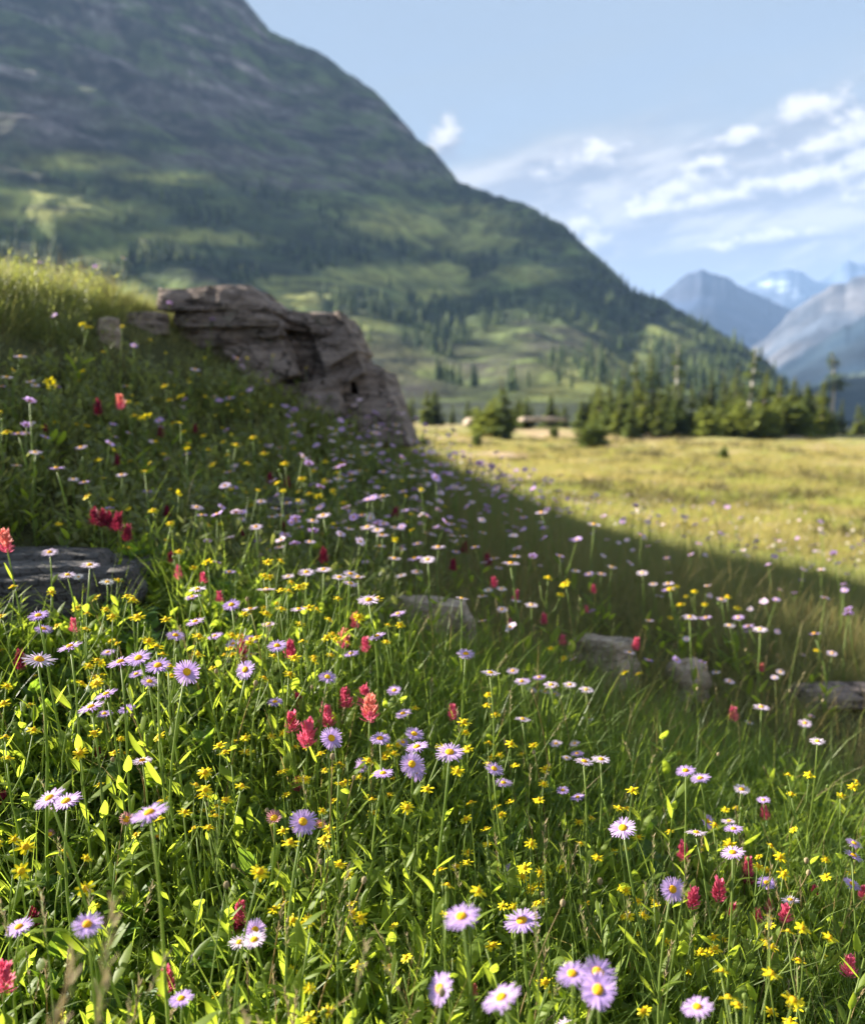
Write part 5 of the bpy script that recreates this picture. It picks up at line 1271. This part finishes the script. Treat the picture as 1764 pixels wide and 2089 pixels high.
TREES = [ # u, top, y, kind, label, variant, width
    (838, 798, 100, 's', 'dark fir closest to the outcrop on the far meadow edge', 0, 1.0), (868, 792, 92, 'y', 'left one of two rounded light firs just right of the outcrop', 0, 1.2), (890, 788, 93, 's', 'right one of two rounded firs just right of the outcrop', 2, 1.2),
    (922, 818, 98, 's', 'small fir between the rounded pair and the lone spruce', 1, 1.0), (955, 806, 102, 's', None, 0, 1.0), (975, 822, 104, 's', None, 1, 1.0),
    (1026, 760, 70, 's', 'lone dark spruce standing forward on the meadow', 0, 1.05), (1003, 798, 71, 'k', 'light bush touching the left side of the lone spruce', 0, .8),
    (1062, 806, 98, 's', None, 2, 1.0), (1085, 818, 104, 's', None, 1, 1.0), (1122, 800, 100, 's', 'dark fir below the pale grassy knoll', 2, 1.2), (1150, 815, 102, 's', None, 0, 1.1), (1184, 803, 94, 's', 'dark bushy fir at the left end of the main belt of firs', 0, 1.3),
    (1208, 846, 62, 'k', 'low bush creeping out in front of the main belt of firs', 1, 1.0), (1221, 778, 84, 'y', None, 0, 1.1), (1245, 770, 90, 's', None, 1, 1.1), (1270, 740, 88, 's', None, 0, .9), (1297, 716, 98, 't', 'slim tall fir left of the tallest dark one in the belt', 0, 1.0),
    (1329, 710, 88, 't', 'tallest dark fir in the left half of the belt', 1, 1.2), (1312, 790, 80, 'y', None, 1, 1.0), (1356, 775, 86, 's', None, 2, 1.0), (1383, 700, 100, 'b', 'thin fir with a pale bare lower trunk, left of the middle of the belt', 0, 1.1), (1262, 800, 78, 'y', None, 1, 1.0),
    (1410, 785, 82, 'y', None, 0, 1.1), (1443, 752, 92, 't', None, 0, 1.0), (1472, 752, 94, 't', None, 1, .9), (1497, 742, 90, 's', None, 1, .8), (1526, 706, 92, 'b', 'tall fir with a white trunk in the right half of the belt', 0, 1.3), (1440, 815, 76, 'k', None, 0, .7),
    (1556, 750, 86, 'y', 'light green fir just right of the white trunk', 0, 1.0), (1583, 764, 84, 'y', 'yellowish broad fir in the right half of the belt', 1, 1.1), (1513, 800, 78, 'k', 'wide light bush at the foot of the white trunk', 0, 1.0), (1612, 800, 80, 'k', 'broad yellow-green bush near the right end of the belt', 2, 1.0), (1645, 776, 86, 's', None, 2, 1.1), (1672, 815, 84, 'k', None, 1, .7),
    (1691, 718, 90, 'b', 'tall lonely snag with a tufted top and long white trunk at the right', 1, 1.5), (1715, 812, 104, 's', None, 1, 1.0), (1751, 822, 100, 'y', 'small fir at the right edge of the picture', 0, 1.2), (1700, 835, 95, 's', None, 2, 1.0), (1775, 800, 104, 's', None, 0, 1.0), (1380, 820, 78, 'k', None, 1, .8), (1340, 812, 77, 'y', None, 0, 1.2), (1290, 815, 76, 's', None, 2, 1.2), (1560, 812, 77, 'k', None, 2, .7),
    (1235, 822, 80, 'k', None, 1, .6), (1478, 901, 46, 'k', 'tiny lone bush out on the open meadow', 1, .7), (862, 878, 52, 'k', 'dark low bush on the meadow beside the outcrop', 1, .8), (973, 873, 56, 'k', 'low bush in front of the pale flat rock', 1, .6), (1130, 862, 74, 'k', 'low bush in front of the long pinkish rock', 1, .6)]
rt = random.Random(5)
for k in range(9): TREES.append((rt.uniform(1050, 1190), rt.uniform(802, 835), rt.uniform(92, 108), rt.choice('ssy'), None, rt.randrange(3), rt.uniform(1, 1.3)))
for k in range(64):
    uu = rt.uniform(1195, 1700); TREES.append((uu, rt.uniform(765, 828), rt.uniform(78, 106), rt.choice('ssyt'), None, rt.randrange(3), rt.uniform(.9, 1.3)))
for (u, vt, y, k, lab, i, w) in TREES:
    w *= 1.35
    put_tree(u, vt, y, k, lab or tree_zone(u, k), i, w, 'fir_bush' if k == 'k' else 'dead_fir' if k == 'b' else 'fir_tree')

# ------------------------------------------------------------------ the woods on the mountain
def small_conifer(seed, H=10.0, W_=1.9, mat=None):
    rs = random.Random(seed); m = MB(); m.tube(np.array([(0, 0, -.6), (0, 0, H*.5)]), [.2, .1], 4, 1)
    z = .06*H
    while z < H*.97:
        f = z/H; r = W_*(1-f)**.9*rs.uniform(.75, 1.15)+.12; n = 7; top = z+H*.17
        a0 = rs.uniform(0, 6.28); V = [(math.cos(a0+i/n*6.283)*r*rs.uniform(.6, 1.2), math.sin(a0+i/n*6.283)*r*rs.uniform(.6, 1.2), z-rs.uniform(0, .05)*H) for i in range(n)]
        m.add(V+[(0, 0, min(top, H))], np.array([[i, (i+1) % n, n] for i in range(n)]), 0); z += H*.10*rs.uniform(.8, 1.2)
    return m.mesh('hillside_fir', [mat or M_NEEDLE, M_BARK], False)
SC = [small_conifer(800+i, 10.0, w, mt) for i, (w, mt) in enumerate(((1.7, M_HILLNEEDLE), (2.1, M_HILLNEEDLE), (2.6, M_NEEDLE), (1.4, M_HILLNEEDLE)))]
n = 60000
A = rng.uniform(R(-25), R(24), n); T = rng.random(n)**.8*.97+.01
x, y, z = mountain_point(A, T)
clear, forest, rockw, scree, nn, n2 = mountain_cover(x, y, z, A, T, np.full(n, .25))
u, v, dd = project(np.stack([x, y, z], -1))
area = np.hypot(x, y)*(mtn_r1(A)-mtn_r0(A)); area /= area.max()
clump = sstep(-.15, .35, fbm(np.stack([x/28, y/28, z/28], -1), 2, 97))
keep = rng.random(n) < np.clip(forest*1.15, 0, 1)*clump*area*1.1*sstep(330, 420, v)
keep &= (np.hypot(x, y) > 330)
keep |= (rng.random(n) < .10*area*(T > .93)*sstep(520, 600, v))
x, y, z, v, u = x[keep], y[keep], z[keep], v[keep], u[keep]
size = rng.uniform(.45, 1.15, len(x)); px = size*10/np.hypot(x, y)
vis = (u > -20) & (u < 1790)
order = np.argsort(-(px*vis))
big = [i for i in order[:2500] if not (v[i] > 770 and 1240 < u[i] < 1700)][:230]
for i in big:
    o = link('hillside_fir', SC[i % 4]); o.matrix_world = Matrix.Translation((x[i], y[i], z[i])) @ Matrix.Rotation(i*1.3, 4, 'Z') @ Matrix.Scale(size[i], 4)
    size_w = 'low' if size[i] < .75 else 'full-grown'; part_w = ', high up' if v[i] < 600 else ', half-way up' if v[i] < 690 else ', low down'
    where = ('on the wooded spur above the belt of meadow firs' if u[i] > 1150 else 'on the lower mountain slope right above the outcrop' if u[i] < 760 else 'low on the mountain between the outcrop and the lone spruce' if u[i] < 1030 and v[i] > 640 else 'on the middle of the mountain foot above the meadow')
    set_props(o, '%s dark fir %s%s' % (size_w, where, part_w), 'tree', 'firs on the lower mountain')
rest = np.setdiff1d(np.arange(len(x)), big)
P = np.stack([x, y, z], -1)[rest]; s = size[rest]
scatter('mountain_forest', 'dark patches of fir wood on the mountain benches', SC, P, np.stack([np.zeros(len(P)), np.zeros(len(P)), rng.uniform(0, 6.28, len(P))], 1), np.stack([s, s, s], 1))

# ------------------------------------------------------------------ blurred small flowers too many to count
def dot_flower(name, seed, petal, disc, r, h, nr=9):
    rs = random.Random(seed); m = MB(); m.tube(np.array([(0, 0, -.02), (.01, 0, h*.5), (0, 0, h)]), [.0016, .0014, .001], 4, 2)
    g = ray_petals(nr, r*.3, r*.75, r*.55, rs, .15, .3, .3, 0, 2, 4); m.merge(g, orient((0, 0, h), (rs.uniform(-.3, .3), -.35, 1)))
    m.merge(disc_piece(r*.3, r*.2, rs), orient((0, 0, h), (0, -.3, 1)), [1])
    return m.mesh(name, [petal, disc, M_STEM])
WD = [dot_flower('white_dot_flower', 900+i, M_WHITE, M_DISC, .013, h) for i, h in enumerate((.14, .2, .26))]
LD = [dot_flower('lilac_dot_flower', 910+i, M_PALELILAC, M_DISC, .015, h) for i, h in enumerate((.15, .22))]
YD = [dot_flower('yellow_dot_flower', 920+i, M_YELLOW, M_YDISC, .010, h, 7) for i, h in enumerate((.12, .18, .24))]
P = wedge(700, 2.6, 5.2, -30, 4); P = sel(P, lambda u, v, P: sstep(760, 860, v)*sstep(1000, 700, u)*(.15+.85*sstep(-.1, .35, fbm(P*1.7, 3, 67)))); n = len(P)
scatter('yellow_specks', 'tiny yellow flowers sprinkled over the shaded bank', YD, P, tilts(n), sizes(n, .7, 1.2))
P = sel(wedge(4200, 2.4, 6.0, -26, 28), lambda u, v, P: .9*sstep(860, 950, v)*sstep(1330, 1150, v)*np.maximum(np.exp(-((u-780)/330)**2), .4*sstep(500, 200, u))*sstep(-.25, .25, fbm(P*2.1, 3, 69))+.02+.08*sstep(950, 1100, u)*sstep(1080, 1160, v)*sstep(1560, 1450, v)); n = len(P)
LD2 = [dot_flower('low_lilac_dot', 914+i, (M_PALELILAC, M_LILAC)[i % 2], M_DISC, .0135, h, 12) for i, h in enumerate((.15, .17, .20, .22))]
scatter('pale_specks', 'carpet of tiny pale lilac flowers running down the shaded slope', LD2, P, tilts(n), sizes(n, .85, 1.3))
P = np.concatenate([wedge(700, 6.0, 26, 0, 27, 0), sel(wedge(900, 7, 16, -2, 5), lambda u, v, P: np.exp(-((u-930)/90)**2))]); P = P[off_rock(P[:, 0], P[:, 1])]; n = len(P)
s = rng.uniform(.55, 1.15, n)
scatter('meadow_specks', 'white and pink flower dots on the flat meadow', WD+LD, P, tilts(n), np.stack([s, s, s*.8], 1))
# low dark heath clumps on the flat meadow
HB = [tuft_mesh('heath_clump', 930+i, 60, .18, M_HEATH, .008, .16, 4, lean=1.3) for i in range(3)]
P = sel(wedge(2600, 7, 80, -5, 29, 0), lambda u, v, P: sstep(.05, .35, fbm(P*np.array([.25, .5, 0])*1.2, 3, 71))); n = len(P); gr = np.hypot(P[:, 0], P[:, 1]); s = np.clip((gr/12)**.5, .7, 2.6)*rng.uniform(.6, 1.2, n)
scatter('heath', 'low brownish heath clumps on the flat meadow', HB, P, tilts(n), np.stack([s*1.5, s*1.5, s*.8], 1))
